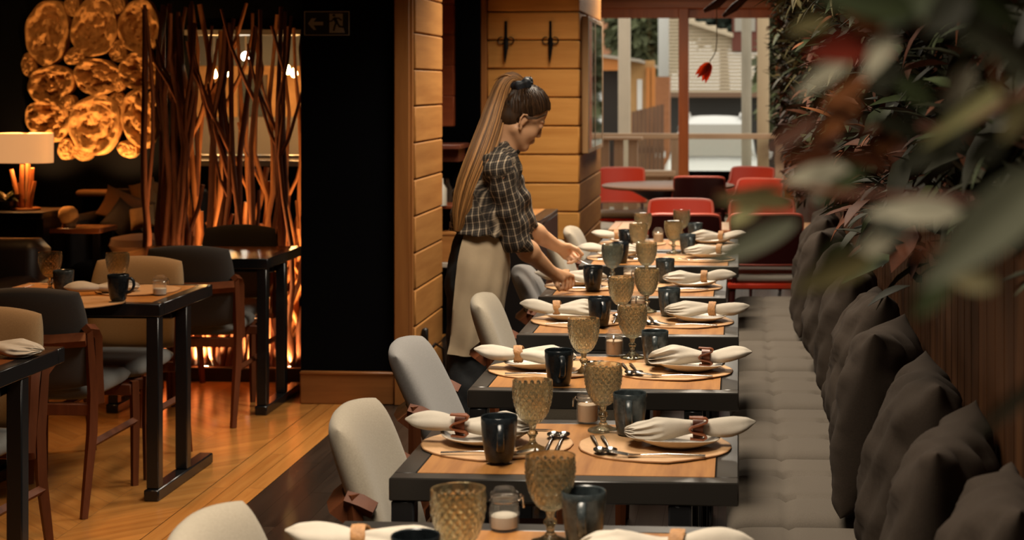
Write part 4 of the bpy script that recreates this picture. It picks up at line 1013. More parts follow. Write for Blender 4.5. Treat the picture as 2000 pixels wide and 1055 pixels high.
# passage: red-brown panel, counter, stacked crates
p = at(853, 248, 10.6); q = at(881, 248, 10.6)
M_redp = wood('red_panel', (.36,.085,.025), (.22,.045,.013), 0, .45, 4, .3)
b = MB(); z = p.z
while z < 2.74: b.box((p.x-.5,10.6,z+.001),(q.x,10.66,min(z+.199,2.745)), .004); z += .2
t = obj('plank_cladding', b, M_redp); tag(t, 'red-brown plank panel beside the dark passage, above the counter', 'panel')
p = at(850, 283, 10.2)
t = thing('bar_counter', (p.x-.2, 10.2, 0), 'dark red wooden counter at the end of the passage', 'counter')
obj('counter_top', MB().box((-.4,-.05,p.z-.03),(.35,.3,p.z), .004), mat('counter_top', (.16,.05,.03), .25), t); obj('apron', MB().box((-.4,.0,p.z-.11),(.33,.25,p.z-.03)), wood('counter_wood', (.12,.03,.014), (.07,.016,.008), 0, .4), t)
obj('back_panel', MB().box((-.4,.25,0),(.33,.28,p.z-.11)), M_dark, t); obj('shelf', MB().box((-.4,-.02,.46),(.33,.25,.49), .003), mat('pale_shelf', (.45,.40,.33), .5), t); obj('shelf', MB().box((-.4,-.02,.83),(.33,.25,.85), .003), M_redp, t)
bx = t.location.x
for k,(u,v0,v1,wd,m,lab) in enumerate([(862,322,352,.035,mat('bottle_white',(.6,.57,.5),.3),'white bottle on the counter shelf in the passage'),(874,318,350,.03,M_clear,'clear bottle on the counter shelf in the passage')]):
    d = 10.28; c = at(u, v1, d); h = .17
    o = obj('bottle', MB().lathe([(0,0),(wd,0),(wd,h*.62),(wd*.4,h*.8),(wd*.36,h),(0,h)], 18), m); o.location = (c.x, c.y, .8505); tag(o, lab, 'bottle', 'bottles on the passage shelf')
M_crate = wood('crate_wood', (.50,.22,.06), (.34,.13,.03), 0, .5)
for k,(u,v0,v1,lab) in enumerate([(868,402,438,'orange wooden box on the low shelf in the passage')]):
    c = at(u, v1, 10.2); t = thing('wooden_box', (c.x+.03, 10.28, .4905), lab, 'box'); b = MB()
    obj('box_body', MB().box((-.07,-.07,0),(.10,.07,.17), .004), M_crate, t); obj('box_lid', MB().box((-.075,-.075,.17),(.105,.075,.19), .004), M_crate, t)
# socket and cable low on the partition end
t = thing('cable_plug', (-1.618, 8.30, .30), 'black plug and cable on the timber partition end, low behind the apron', 'plug')
obj('plug_body', MB().box((0,-.02,-.05),(.03,.02,.06), .006), M_black, t); obj('cable', MB().tube([(.015,0,-.04),(.025,.06,-.06),(.03,.2,-.05),(.04,.36,-.1),(.045,.42,-.29)], .006, 6), M_black, t)
# ------------------------------------------------------------------ red chairs, round table
M_red = mat('red_lacquer', (.50,.036,.013), .5, spec=.2); M_reddk = mat('maroon_shaded_back', (.055,.008,.008), .4); M_pad = fabric('chair_pad', (.36,.33,.28), .2, 200)
def red_chair(label):
    t = thing('red_chair', (0,0,0), label, 'chair', 'red shell chairs by the window'); w = .47
    def shell(u, v, off):
        x = (u*2-1)*w/2; z = .56+.30*v; c = 1-abs(u*2-1)**8*(.12 if v > .6 else .04)
        return (x*c if v < .95 else x*(c-.02), -.22-.10*v-.045*(1-(u*2-1)**2)+off, z-(.02*abs(u*2-1)**6 if v > .8 else 0))
    b = MB().grid(lambda u,v: shell(u,v,.009), 22, 9); obj('shell_front', b, M_red, t)
    b = MB().grid(lambda u,v: shell(u,v,-.009), 22, 9); n = len(b.v)
    obj('shell_back', b, M_reddk, t)  # shade on the outer back painted as a darker red
    ed = [shell(0,v/8,0) for v in range(9)]+[shell(u/21,1,0) for u in range(1,22)]+[shell(1,1-v/8,0) for v in range(1,9)]+[shell(1-u/21,0,0) for u in range(1,21)]; ed.append(ed[0])
    obj('shell_edge', MB().tube(ed, .0105, 6), mat('pink_edge', (.58,.12,.08), .5), t)
    s = MB().cushion(w-.02, .45, .06, c=.15, n=12, p=9); s.v = [(x, y, .47+z) for x,y,z in s.v]; obj('seat_pad', s, M_pad, t, angle=60)
    obj('seat_shell', MB().box((-w/2+.01,-.24,.41),(w/2-.01,.22,.445), .008), M_red, t)
    for sx in (-1,1):
        obj('back_post', MB().tube([(sx*(w/2-.05),-.20,.42),(sx*(w/2-.05),-.27,.60)], .016, 8), M_reddk, t)
        obj('leg', MB().tube([(sx*(w/2-.04),.17,.42),(sx*(w/2-.02),.2,0)], [.019,.012], 8), M_reddk, t); obj('leg', MB().tube([(sx*(w/2-.04),-.2,.42),(sx*(w/2-.02),-.25,0)], [.019,.012], 8), M_reddk, t)
    return t
rc = red_chair('red shell chair with shaded back, behind the farthest goblets of the row'); rc.location = (-.315, 9.78, 0)
dup(rc, (.155, 9.84, 0), 0.02, 'red shell chair with shaded back standing just past the end of the bench')
dup(rc, (-.375, 10.32, 0), PI, 'red shell chair facing the camera across the wide table, behind the farthest goblet')
dup(rc, (.15, 10.34, 0), PI, 'red shell chair facing the camera across the wide table, on the planted wall side')
M_rt = wood('round_top', (.30,.16,.095), (.20,.10,.055), 0, .45, 4, .04, spec=.3)
RT = Vector((-.60, 13.95, 0))
t = thing('round_table', RT, 'round wooden table with a dark cone pedestal before the glass doors', 'table')
obj('tabletop', MB().lathe([(0,.735),(.555,.735),(.565,.745),(.565,.755),(.555,.76),(0,.76)], 56), M_rt, t)
obj('pedestal', MB().lathe([(0,0),(.15,0),(.15,.02),(.07,.04),(.06,.10),(.055,.5),(.12,.60),(.30,.70),(.42,.734),(0,.734)], 36), M_reddk, t)
for (u, top, d, rz, lab) in [(1217,333,14.75,PI+.05,'red shell chair behind the round table, next to the pillar'),(1372,347,13.36,-.08,'red shell chair with shaded back in front of the round table'),(1447,333,14.9,PI-.35,'orange-red shell chair beyond the round table, before the glass door')]:
    p = at(u, top, d); dup(rc, (p.x, p.y+(.3 if abs(rz) < 1 else -.3), 0), rz, lab)
p = at(1225, 420, 13.3); dup(rc, (p.x-.22, p.y-.25, 0), -.9, 'red shell chair half hidden by the pillar, its pale seat showing')
p = at(1475, 372, 12.9); dup(rc, (p.x-.12, p.y-.2, 0), 2.6, 'red shell chair with grey pad beside the planted wall, behind blurred leaves')
# dried branches and hanging flower by the glass
M_twig = mat('dry_twig', (.08,.03,.015), .7, bump=.3, nscale=30)
for (pts, lab) in [([(1375,22,11),(1400,8,11),(1425,-12,11)],'dry brown stick hanging at the top of the glass doors, left of the other'),([(1412,32,11),(1435,14,11),(1462,-10,11)],'thick dry brown stick hanging at the top, nearer the foliage')]:
    P_ = [at(*q) for q in pts]; P_.append(Vector((P_[-1].x+.02, P_[-1].y, 2.75))); o0 = P_[0]; o = obj('dry_stick', MB().tube([q-o0 for q in P_], [.012,.03,.025,.006], 8), M_twig, angle=80); o.location = o0; tag(o, lab, 'stick', 'dry sticks hung from the ceiling')
hf = at(1388, 125, 11.2); t = thing('hanging_flower', hf, 'orange-red drooping flower hanging on a thin stem before the glass doors', 'flower')
st = [at(u,v,11.2)-hf for u,v in ((1399,-20),(1400,30),(1400,80),(1398,100),(1392,112),(1386,120))]; st[0].z = 2.75-hf.z
obj('stem', MB().tube(st, .0035, 6), mat('flower_stem', (.16,.10,.03), .6), t)
M_petal = mat('flower_petal', (.85,.13,.03), .5, noise=.4, nscale=20)
nt = M_petal.node_tree; tl = nt.nodes.new('ShaderNodeBsdfTranslucent'); tl.inputs[0].default_value = (.9,.2,.05,1); mx = nt.nodes.new('ShaderNodeMixShader'); mx.inputs[0].default_value = .55
nt.links.new(nt.nodes['Principled BSDF'].outputs[0], mx.inputs[1]); nt.links.new(tl.outputs[0], mx.inputs[2]); nt.links.new(mx.outputs[0], nt.nodes['Material Output'].inputs[0])
rp = random.Random(2)
for k,(u,v) in enumerate([(1357,146),(1363,152),(1371,160),(1378,163),(1381,150),(1372,148)]):
    bb = MB(); leaf(bb, (-.005,0,.01), at(u,v,11.2+rp.uniform(-.04,.04))-hf, .05, AWAY*-1+UP*rp.uniform(-.3,.3), .15); obj('petal', bb, M_petal, t)
# ------------------------------------------------------------------ outside
M_deck = wood('deck', (.35,.24,.15), (.25,.16,.10), 0, .6); M_road = mat('street_ground', (.30,.27,.23), .9, noise=.2, nscale=2)
struct('ground_outside', MB().box((-30,19.2,-.55),(30,90,-.45)), M_road, smooth=False)
struct('floor_deck', MB().box((-6,15.62,-.2),(5,19.2,-.02)), M_deck, smooth=False)
struct('wall_front_pier', MB().box((.525,15.3,0),(.75,15.64,2.75)), mat('pier_timber', (.40,.27,.16), .7), smooth=False)
M_rail = wood('rail_wood', (.50,.33,.20), (.38,.23,.13), 0, .5); M_railz = wood('rail_post_wood', (.42,.28,.18), (.30,.18,.1), 2, .5)
t = thing('deck_railing', (-.5, 18.2, 0), 'timber handrail over clear glass panels on the terrace outside', 'railing')
zr = 1.6-(266-168)/3200*18.2
obj('handrail', MB().box((-1.7,-.05,zr-.03),(1.0,.05,zr+.03), .005), M_rail, t)
obj('lower_rail', MB().box((-1.7,-.12,.60),(-.2,.12,.66), .005), M_rail, t); obj('planter_board', MB().box((-1.7,.0,.25),(-.2,.05,.60), .004), M_rail, t)
for x in (-1.62,-.25,.9): obj('post', MB().box((x,-.04,0),(x+.09,.04,zr-.03), .004), M_railz, t)
obj('glass_panel', MB().box((-1.5,-.008,.1),(.9,.008,zr-.03)), M_glass, t, smooth=False)
t = thing('timber_screen', (-1.46, 17.2, 0), 'slatted timber screen at the terrace edge beside the pillar', 'screen'); zs = 1.6-(268-168)/3200*17.2
for k in range(3): obj('slat', MB().box((.0+k*.15,-.02,0),(.10+k*.15,.02,zs-.03), .004), M_railz, t)
obj('cap', MB().box((-.05,-.06,zs-.03),(.45,.06,zs), .004), M_rail, t)
def post(u0, u1, v0, d, m, lab, nm='street_post', zb=-.45, rnd=True, vb=None):
    a, c = at(u0, v0, d), at(u1, v0, d); r_ = (c-a).length/2; mid = (a+c)/2; z1 = max(a.z, 4.2) if v0 <= 40 else a.z
    b = MB()
    if rnd: b.lathe([(0,0),(r_,0),(r_*.97,z1-zb-.02),(r_*.9,z1-zb),(0,z1-zb)], 20)
    else: b.box((-r_,-r_,0),(r_,r_,z1-zb), .01)
    o = obj(nm, b, m, angle=50); o.location = (mid.x, mid.y, zb); tag(o, lab, 'post'); return o
M_conc = mat('pale_concrete', (.62,.52,.40), .85, noise=.15, nscale=4); M_pole = mat('weathered_pole', (.40,.36,.28), .85, noise=.35, nscale=6, stretch=(1,1,.3))
post(1208, 1231, 36, 20.5, M_conc, 'square pale concrete post outside, left of the door frame', rnd=False)
post(1448, 1468, 30, 19.8, M_pole, 'round weathered grey pole outside, right of the white car')
post(1479, 1502, 30, 18.6, mat('tan_timber', (.50,.38,.24), .8), 'tan timber column outside beside the planted wall', rnd=False)
post(1286, 1306, 30, 33, mat('white_pipe', (.66,.66,.64), .6), 'white vertical duct outside against the clad house', 'duct', zb=at(1295,150,33).z, rnd=False)
# orange brick pier under the duct, dark gap, fence, shed
M_brick = mat('orange_brick', (.48,.20,.09), .9, noise=.3, nscale=12)
a = at(1279,150,33.5); c = at(1307,262,33.5); o = obj('brick_pier', MB().box((a.x,33.5,-.45),(c.x,34.2,a.z)), M_brick, smooth=False); tag(o, 'orange brick pier outside below the white duct', 'pier')
t = thing('shed', (at(1215,150,29).x, 29, -.45), 'ochre shed with an orange fascia and pale roof edge outside', 'building')
X = lambda u, d: at(u, 0, d).x; Z = lambda v, d: at(1238, v, d).z
sx = t.location.x
M_och = mat('ochre_wall', (.58,.33,.13), .85, noise=.25, nscale=3); M_ora = mat('orange_board', (.55,.20,.045), .7)
obj('dark_opening', MB().box((X(1165,29)-sx,.0,0),(X(1214,29)-sx,.3,Z(125,29)+.45)), mat('shed_dark', (.03,.022,.018), .9), t, smooth=False)
obj('wall', MB().box((X(1225,29)-sx,.02,0),(X(1277,29)-sx,.4,Z(118,29)+.45)), M_och, t, smooth=False)
obj('fascia', MB().box((X(1165,29)-sx,-.4,Z(138,29)+.45),(X(1232,29)-sx,-.3,Z(112,29)+.45)), M_ora, t, smooth=False)
b = MB().add([(X(1150,29)-sx,-.5,Z(103,29)+.45),(X(1252,29)-sx,-.5,Z(116,29)+.45),(X(1285,30)-sx,1.2,Z(128,30)+.45),(X(1150,30)-sx,1.2,Z(100,30)+.45)]+[(X(1150,29)-sx,-.5,Z(109,29)+.45),(X(1252,29)-sx,-.5,Z(122,29)+.45),(X(1285,30)-sx,1.2,Z(134,30)+.45),(X(1150,30)-sx,1.2,Z(106,30)+.45)],[(0,1,2,3),(7,6,5,4),(0,4,5,1),(1,5,6,2),(2,6,7,3),(3,7,4,0)])
obj('roof', b, mat('grey_roof', (.40,.35,.29), .8), t, smooth=False)
obj('window', MB().box((X(1244,29)-sx,-.01,Z(215,29)+.45),(X(1254,29)-sx,.02,Z(155,29)+.45)), mat('white_frame', (.75,.72,.68), .5), t, smooth=False)
for u in (1262,1272): obj('pilaster', MB().box((X(u,29)-sx,-.05,0),(X(u+8,29)-sx,.02,Z(132,29)+.45)), M_ora, t, smooth=False)
M_fence = wood('fence_plank', (.20,.105,.06), (.12,.06,.035), 2, .8)
t = thing('plank_fence', (X(1258,25.5), 25.5, -.45), 'brown upright plank fence outside behind the handrail', 'fence'); fx = t.location.x; b = MB(); k = 0; u = 1233
while u < 1297:
    b.box((X(u,25.5)-fx,0,0),(X(u+8,25.5)-fx-.006,.03,Z(218-(u-1233)*.25,25.5)+.45)); u += 8
obj('planks', b, M_fence, t, smooth=False); obj('back_rail', MB().box((X(1233,25.5)-fx,.03,1.0),(X(1297,25.5)-fx,.07,1.1)), M_fence, t)
# clad house
M_clad = mat('cream_cladding', (.62,.52,.38), .8); D = 40
t = thing('clad_house', (X(1400,D), D, -.45), 'cream weatherboard house with a dark carport opening outside', 'building'); hx = t.location.x; zz = lambda v: Z(v, D)+.45
b = MB(); v = 180
while v > 34:
    u1 = 1530; z0, z1 = zz(v), zz(v-6.9)
    if v < 70: u1 = 1345+(v-38)/(66-38)*85
    b.add([(X(1290,D)-hx,0,z1-.012),(X(u1,D)-hx,0,z1-.012),(X(u1,D)-hx,-.06,z0),(X(1290,D)-hx,-.06,z0),(X(1290,D)-hx,.02,z0),(X(u1,D)-hx,.02,z0)],[(0,3,2,1),(3,4,5,2)]); v -= 6.9
obj('cladding', b, M_clad, t, smooth=False)
obj('roof_edge', MB().add([(X(1335,D)-hx,-.3,zz(34)),(X(1432,D)-hx,-.3,zz(66)),(X(1432,D)-hx,-.3,zz(74)),(X(1335,D)-hx,-.3,zz(43)),(X(1335,D)-hx,.2,zz(34)),(X(1432,D)-hx,.2,zz(66)),(X(1432,D)-hx,.2,zz(74)),(X(1335,D)-hx,.2,zz(43))],[(0,1,2,3),(4,7,6,5),(0,4,5,1),(3,2,6,7),(1,5,6,2),(0,3,7,4)]), M_clad, t, smooth=False)
obj('lintel', MB().box((X(1290,D)-hx,-.12,zz(190)),(X(1540,D)-hx,.05,zz(180))), mat('brown_fascia', (.22,.13,.08), .7), t, smooth=False)
obj('carport', MB().box((X(1290,D)-hx,.5,0),(X(1540,D)-hx,.6,zz(180))), mat('carport_dark', (.045,.043,.04), .9), t, smooth=False)
obj('side_window', MB().box((X(1430,D)-hx,-.14,zz(100)),(X(1500,D)-hx,.0,zz(36))), mat('maroon_shutter', (.16,.045,.03), .7), t, smooth=False)
obj('upper_window', MB().box((X(1435,D)-hx,-.2,zz(62)),(X(1475,D)-hx,-.14,zz(30))), M_alu, t, smooth=False)
o = obj('orange_house', MB().box((X(1170,48),48,-.45),(X(1212,48),52,Z(-60,48))), mat('salmon_wall', (.62,.30,.17), .85), smooth=False); tag(o, 'salmon-coloured house wall far outside behind the shed', 'building')
obj('window', MB().box((X(1198,47.9),47.9,Z(82,48)),(X(1207,47.9),48,Z(38,48))), M_alu, o, smooth=False)
M_tree = mat('tree_leaf', (.16,.18,.085), .8, noise=.5, nscale=1.5, island=.4)
def tree(label, u, v, d, ru, rv, n, seed, m):
    c = at(u, v, d); t = thing('tree', (c.x, c.y, -.45), label, 'tree', 'trees outside the glass doors'); r = random.Random(seed); b = MB(); s = d/F
    for _ in range(n):
        q = Vector((r.gauss(0,.5), r.gauss(0,.5), r.gauss(0,.5)));  q = q/max(1, q.length)
        p = Vector((q.x*ru*s, q.y*ru*s*.7, c.z+.45+q.z*rv*s)); dd = Vector((r.uniform(-1,1), r.uniform(-1,1), r.uniform(-1,.6))).normalized()
        leaf(b, p, p+dd*.55, .26, Vector((r.uniform(-1,1), r.uniform(-1,1), 1)), .3, 3, 4)
    obj('crown', b, m, t, merge=False); obj('trunk', MB().tube([(0,0,0),(.1,0,c.z*.5),(0,0,c.z+.4)], [.22,.18,.1], 8), M_twig, t)
tree('olive green tree outside between the concrete post and the white duct', 1262, 60, 46, 62, 75, 2200, 5, M_tree)
tree('darker tree outside above the roof of the clad house', 1410, 20, 58, 90, 60, 1800, 6, mat('tree_leaf_dark', (.05,.075,.055), .8, noise=.5, nscale=1.5, island=.4))
tree('green tree outside beside the tan timber column, reflected in the pillar mirror', 1585, 120, 30, 78, 190, 1800, 9, M_tree)
# ------------------------------------------------------------------ parked car, seen from the front
M_car = mat('car_white', (.82,.82,.81), .25); M_cgl = mat('car_glass', (.34,.32,.28), .25, spec=.5); M_tyre = mat('tyre', (.02,.02,.02), .8); M_chr = mat('chrome', (.75,.75,.74), .15, 1)
D = 27.0; c0 = at(1393, 300, D); kx = D/F
t = thing('parked_car', (c0.x, D, -.45), 'white car parked outside, facing the glass doors', 'car')
zc = lambda v: Z(v, D)+.45; W2 = 96*kx
def loft(secs, n=25):
    """secs: (y, list of (x, z) half outlines) -> mirrored skin"""
    b = MB(); vs = []; fs = []; m = len(secs[0][1])
    for y, out in secs:
        full = [(-x,z) for x,z in out]+[(x,z) for x,z in out[::-1]]
        vs += [(x,y,z) for x,z in full]
    m2 = 2*m
    for i in range(len(secs)-1):
        for k in range(m2): fs.append((i*m2+k, i*m2+(k+1)%m2, (i+1)*m2+(k+1)%m2, (i+1)*m2+k))
    fs.append(tuple(range(m2))); fs.append(tuple((len(secs)-1)*m2+k for k in range(m2))[::-1]); return b.add(vs, fs)
hood, belt, roof = zc(348), zc(309), zc(232)
def body(wd, top, bot=.22): return [(wd*.86,bot),(wd*.97,bot+.12),(wd,bot+.4),(wd*.99,top-.13),(wd*.92,top-.03),(wd*.6,top),(0.001,top+.012)]
obj('body', loft([(-.92,body(W2*.9,hood-.12,.3)),(-.80,body(W2*.97,hood)),(-.3,body(W2*1.0,hood+.12)),(.15,body(W2,belt-.005)),(1.5,body(W2,belt)),(2.6,body(W2,belt)),(3.0,body(W2*.93,belt-.1,.35))]), M_car, t, angle=50)
def cab(wd, b_, t_): return [(wd,b_),(wd*.90,b_+(t_-b_)*.5),(wd*.74,b_+(t_-b_)*.9),(wd*.62,t_),(wd*.35,t_+.02),(0.001,t_+.026)]
obj('cabin', loft([(.10,cab(W2*.92,belt-.06,belt-.02)),(.75,cab(W2*.92,belt-.06,roof-.09)),(.95,cab(W2*.92,belt-.06,roof-.02)),(1.8,cab(W2*.92,belt-.06,roof)),(2.5,cab(W2*.9,belt-.06,roof-.05)),(2.9,cab(W2*.9,belt-.06,belt))]), M_car, t, angle=50)
# windscreen lies on the sloping front of the cabin
b = MB().grid(lambda u,v: ((u*2-1)*W2*(.84-.24*v), .065+.56*v, belt+.03+(roof-.135-belt)*v), 10, 6); wsc = obj('windscreen', b, M_cgl, t)
for s in (-1,1): obj('side_window', MB().add([(s*W2*.925,.5,belt+.02),(s*W2*.925,2.4,belt+.02),(s*W2*.76,2.3,roof-.14),(s*W2*.76,1.0,roof-.14)],[(0,1,2,3)]), M_cgl, t, smooth=False)
for s in (-1,1):
    obj('mirror', MB().box((s*W2*1.10-.09,.25,belt-.02),(s*W2*1.10+.09,.36,belt+.12), .03), M_car, t, angle=60)
    obj('roof_rail', MB().tube([(s*W2*.55,.9,roof+.0),(s*W2*.55,1.1,roof+.055),(s*W2*.55,2.2,roof+.055),(s*W2*.55,2.4,roof)], .02, 6), M_chr, t)
    obj('headlight', MB().box((s*W2*.72-.15,-.90,hood-.26),(s*W2*.72+.15,-.80,hood-.08), .03), M_chr, t, angle=60)
    for y in (-.3, 2.1): 
        wh = MB().lathe([(0,-.1),(.30,-.1),(.32,-.07),(.32,.07),(.30,.1),(0,.1)], 24); wh.v = [(s*W2*.88+z, y+x_, .32+y_) for x_,y_,z in wh.v]; obj('wheel', wh, M_tyre, t)
b = MB().box((-W2*.5,-.94,hood-.30),(W2*.5,-.88,hood-.10), .02); grl = obj('grille', b, M_tyre, t)
ring = [(.085*math.cos(q), -.955, hood-.16+.075*math.sin(q)) for q in np.linspace(0, 2*PI, 25)]; obj('badge_ring', MB().tube(ring, .014, 6), M_chr, grl)
for s in (-1,1): obj('wiper', MB().tube([(s*.1,.16,belt+.01),(s*.1+.35,.22,belt+.05)], .012, 6), M_tyre, wsc)
# ------------------------------------------------------------------ the waitress
DB = 6.44
def W(u, v, d=DB): return np.array(at(u, v, d))
V3 = lambda v: np.array(v, float)
def unit(v): v = np.array(v, float); return v/np.linalg.norm(v)
R_, A_, Z_ = V3(RIGHT), V3(AWAY), V3(UP)
bf = unit(R_*.95+A_*.31); bs = unit(-A_*.95+R_*.31)          # the way she faces; her right-hand side
hh_ = unit(R_*.96+A_*.28); hf = unit(.86*hh_-.51*Z_); hd_ = unit(-.51*hh_-.86*Z_); hs = unit(np.cross(hd_, hf)); hs = hs if hs@(-A_) > 0 else -hs
HO = W(1013, 238, DB)
def H(f, s, d): return HO+hf*f+hs*s+hd_*d
HAX = (hf, hs, hd_)
M_skin = mat('skin', (.62,.335,.18), .5, noise=.08, nscale=30)
M_skin.node_tree.nodes['Principled BSDF'].inputs['Subsurface Weight'].default_value = .08
M_skin.node_tree.nodes['Principled BSDF'].inputs['Subsurface Radius'].default_value = (.02,.008,.004)
# right (near) and left (far) arm joints
RS, RE, RW = W(974,328,6.275), W(1005,466,6.40), W(1073,528,6.56)
LS, LE, LW = W(984,326,6.61), W(1020,440,6.74), W(1086,480,6.90)
S = SDF((-1.34,6.0,0.0), (-.52,7.22,1.72), .0042)
# trunk and legs (under the clothes)
for (u,v,hw,r_) in [(922,535,.03,.085),(930,460,.03,.07),(945,395,.045,.085),(956,345,.055,.085),(968,318,.09,.05)]:
    c = W(u,v); S.cap(c-bs*hw, c+bs*hw, r_, k=.05)
for sg, ku, fu in ((1,905,905),(-1,915,922)):
    hp = W(918,560)+bs*.055*sg; kn = W(ku,750)+bs*.075*sg; ft = W(fu,962)+bs*.085*sg
    S.cap(hp, kn, .066, .052, .03); S.cap(kn, ft, .05, .036, .02); S.cap(ft, ft+bf*.15-Z_*.02, .034, .03, .02)
S.cap(W(978,305), W(984,290), .06, .05, .03); S.cap(W(984,298), H(-.022,0,.03), .052, .048, .02)      # neck
# head
S.ell(H(.003,0,-.06), HAX, (.083,.070,.086), .01)
S.ell(H(.032,0,.006), HAX, (.054,.057,.080), .02)
for sg in (1,-1): S.cap(H(-.005,.045*sg,.035), H(.062,.012*sg,.074), .022, .018, .02); S.ell(H(.058,.034*sg,.012), HAX, (.022,.02,.026), .02)
S.cap(H(.068,.006,.074), H(.068,-.006,.074), .0165, k=.012)
S.cap(H(.084,0,-.034), H(.098,0,.006), .0065, .0092, .009); S.cap(H(.092,.009,.012), H(.092,-.009,.012), .0065, k=.006)
for sg in (1,-1):
    S.ell(H(.090,.030*sg,-.026), HAX, (.013,.017,.011), .006, cut=True)
    S.ell(H(.077,.030*sg,-.024), HAX, (.0125,.0145,.0125), .002)       # lowered lids
    S.cap(H(.086,.014*sg,-.044), H(.074,.046*sg,-.043), .006, .005, .008)
S.cap(H(.085,.014,.036), H(.085,-.014,.036), .0070, k=.012); S.cap(H(.083,.012,.044), H(.083,-.012,.044), .0075, k=.012)
for sg in (1,-1):
    e0 = H(-.002,.071*sg,-.006)
    rim = [H(.004,.074*sg,.022),H(-.010,.080*sg,.010),H(-.017,.084*sg,-.008),H(-.014,.084*sg,-.026),H(-.001,.080*sg,-.032),H(.010,.075*sg,-.024),H(.011,.073*sg,-.010)]
    S.ell(e0, HAX, (.014,.006,.026), .006)
    for a, c in zip(rim[:-1], rim[1:]): S.cap(a, c, .0042, k=.003)
    S.cap(H(.004,.074*sg,.022), H(.005,.073*sg,.027), .0065, k=.004)
# arms
S.cap(W(968,318)+bs*.10, RS, .05, .05, .03); S.cap(RS, RE, .047, .038, .02); S.cap(RE, RE+(RW-RE)*.4, .038, .040, .02); S.cap(RE+(RW-RE)*.4, RW, .040, .0255, .02)
S.cap(W(968,318)-bs*.10, LS, .05, .05, .03); S.cap(LS, LE, .047, .038, .02); S.cap(LE, LE+(LW-LE)*.4, .038, .040, .02); S.cap(LE+(LW-LE)*.4, LW, .040, .0255, .02)
def hand(wr, kn, tips, thumb, rad=.0088, flat=None):
    """wr wrist; kn four knuckles; tips per finger [joint, joint, tip]; thumb [root, joint, tip]"""
    for q in kn: S.cap(wr+(q-wr)*.12, q, .0155, .0125, .012)
    for i,(q,tp) in enumerate(zip(kn, tips)):
        r0 = rad*(1,1.04,1,.86)[i]; pts = [q]+list(tp)
        for j in range(3): S.cap(pts[j], pts[j+1], r0*(1-.07*j), r0*(1-.07*(j+1)), .0025)
    S.cap(wr+(thumb[0]-wr)*.2, thumb[0], .017, .0125, .01); S.cap(thumb[0], thumb[1], .0115, .0105, .005); S.cap(thumb[1], thumb[2], .0105, .0085, .003)
# near hand: back of the hand up, fingers bent down over the plate rim
dk = 6.63
kn = [W(1117,541,dk+.035), W(1110,539,dk+.012), W(1104,541,dk-.012), W(1098,546,dk-.034)]
tips = [[W(1120,550,dk+.04),W(1119,557,dk+.035),W(1115,561,dk+.03)], [W(1114,551,dk+.014),W(1113,560,dk+.012),W(1109,564,dk+.01)],
        [W(1108,553,dk-.012),W(1107,562,dk-.014),W(1103,566,dk-.012)], [W(1100,556,dk-.036),W(1100,563,dk-.036),W(1097,566,dk-.032)]]
hand(RW, kn, tips, [W(1086,549,dk-.03), W(1089,558,dk-.045), W(1093,566,dk-.04)])
# far hand: palm turned up, thumb on top, fingers curled round a fork
dk = 6.97
kn = [W(1117,487,dk+.012), W(1114,493,dk+.0), W(1109,498,dk-.012), W(1104,502,dk-.022)]
tips = [[W(1128,494,dk+.0),W(1134,500,dk-.018),W(1131,505,dk-.03)], [W(1123,500,dk-.014),W(1128,506,dk-.032),W(1124,510,dk-.042)],
        [W(1117,505,dk-.026),W(1121,510,dk-.042),W(1117,513,dk-.05)], [W(1110,508,dk-.034),W(1113,513,dk-.048),W(1109,514,dk-.054)]]
hand(LW, kn, tips, [W(1112,481,dk-.03), W(1127,487,dk-.035), W(1137,497,dk-.035)])
pv, pf = S.mesh()
feet = Vector((W(913,981)[0], W(913,981)[1], 0))
who = thing('person', feet, 'waitress in plaid shirt and beige apron with a long ponytail, bending to set a plate', 'person')
MI = Matrix.Translation(-feet)
LASTP = {}
SUBP = {'lips':'body','eyebrow':'body','eyelashes':'body','hair_strands':'hair','loose_strand':'hair','scrunchie':'ponytail','collar_button':'shirt','waist_tie':'apron'}
def attach(o):
    k = o.name.split('.')[0]; LASTP.setdefault(k, o); p = LASTP.get(SUBP.get(k))
    if p is not None: o.parent = p; return o     # parts keep world coordinates through their own part's inverse
    o.parent = who; o.matrix_parent_inverse = MI; return o
attach(npobj('body', pv, pf, M_skin, smooth_it=2)); del S
# lips, brows, lashes
M_lip = mat('lips', (.38,.12,.09), .45); M_brow = mat('brow_hair', (.06,.03,.015), .8); M_nail = mat('nail', (.62,.36,.27), .3)
b = MB(); b.tube([H(.0850,.019,.0395), H(.0905,.006,.0370), H(.0905,-.006,.0370), H(.0850,-.019,.0395)], [.001,.0034,.0034,.001], 6); b.tube([H(.0835,.016,.0425), H(.0890,0,.0440), H(.0835,-.016,.0425)], [.001,.0042,.001], 6)
attach(obj('lips', b, M_lip))
for sg in (1,-1):
    attach(obj('eyebrow', MB().tube([H(.0865,.012*sg,-.044), H(.0825,.028*sg,-.050), H(.069,.048*sg,-.045)], [.0016,.0028,.001], 5), M_brow))
    attach(obj('eyelashes', MB().tube([H(.0855,.019*sg,-.0175), H(.0890,.030*sg,-.0150), H(.0825,.042*sg,-.0175)], [.0008,.0018,.0008], 5), M_brow))
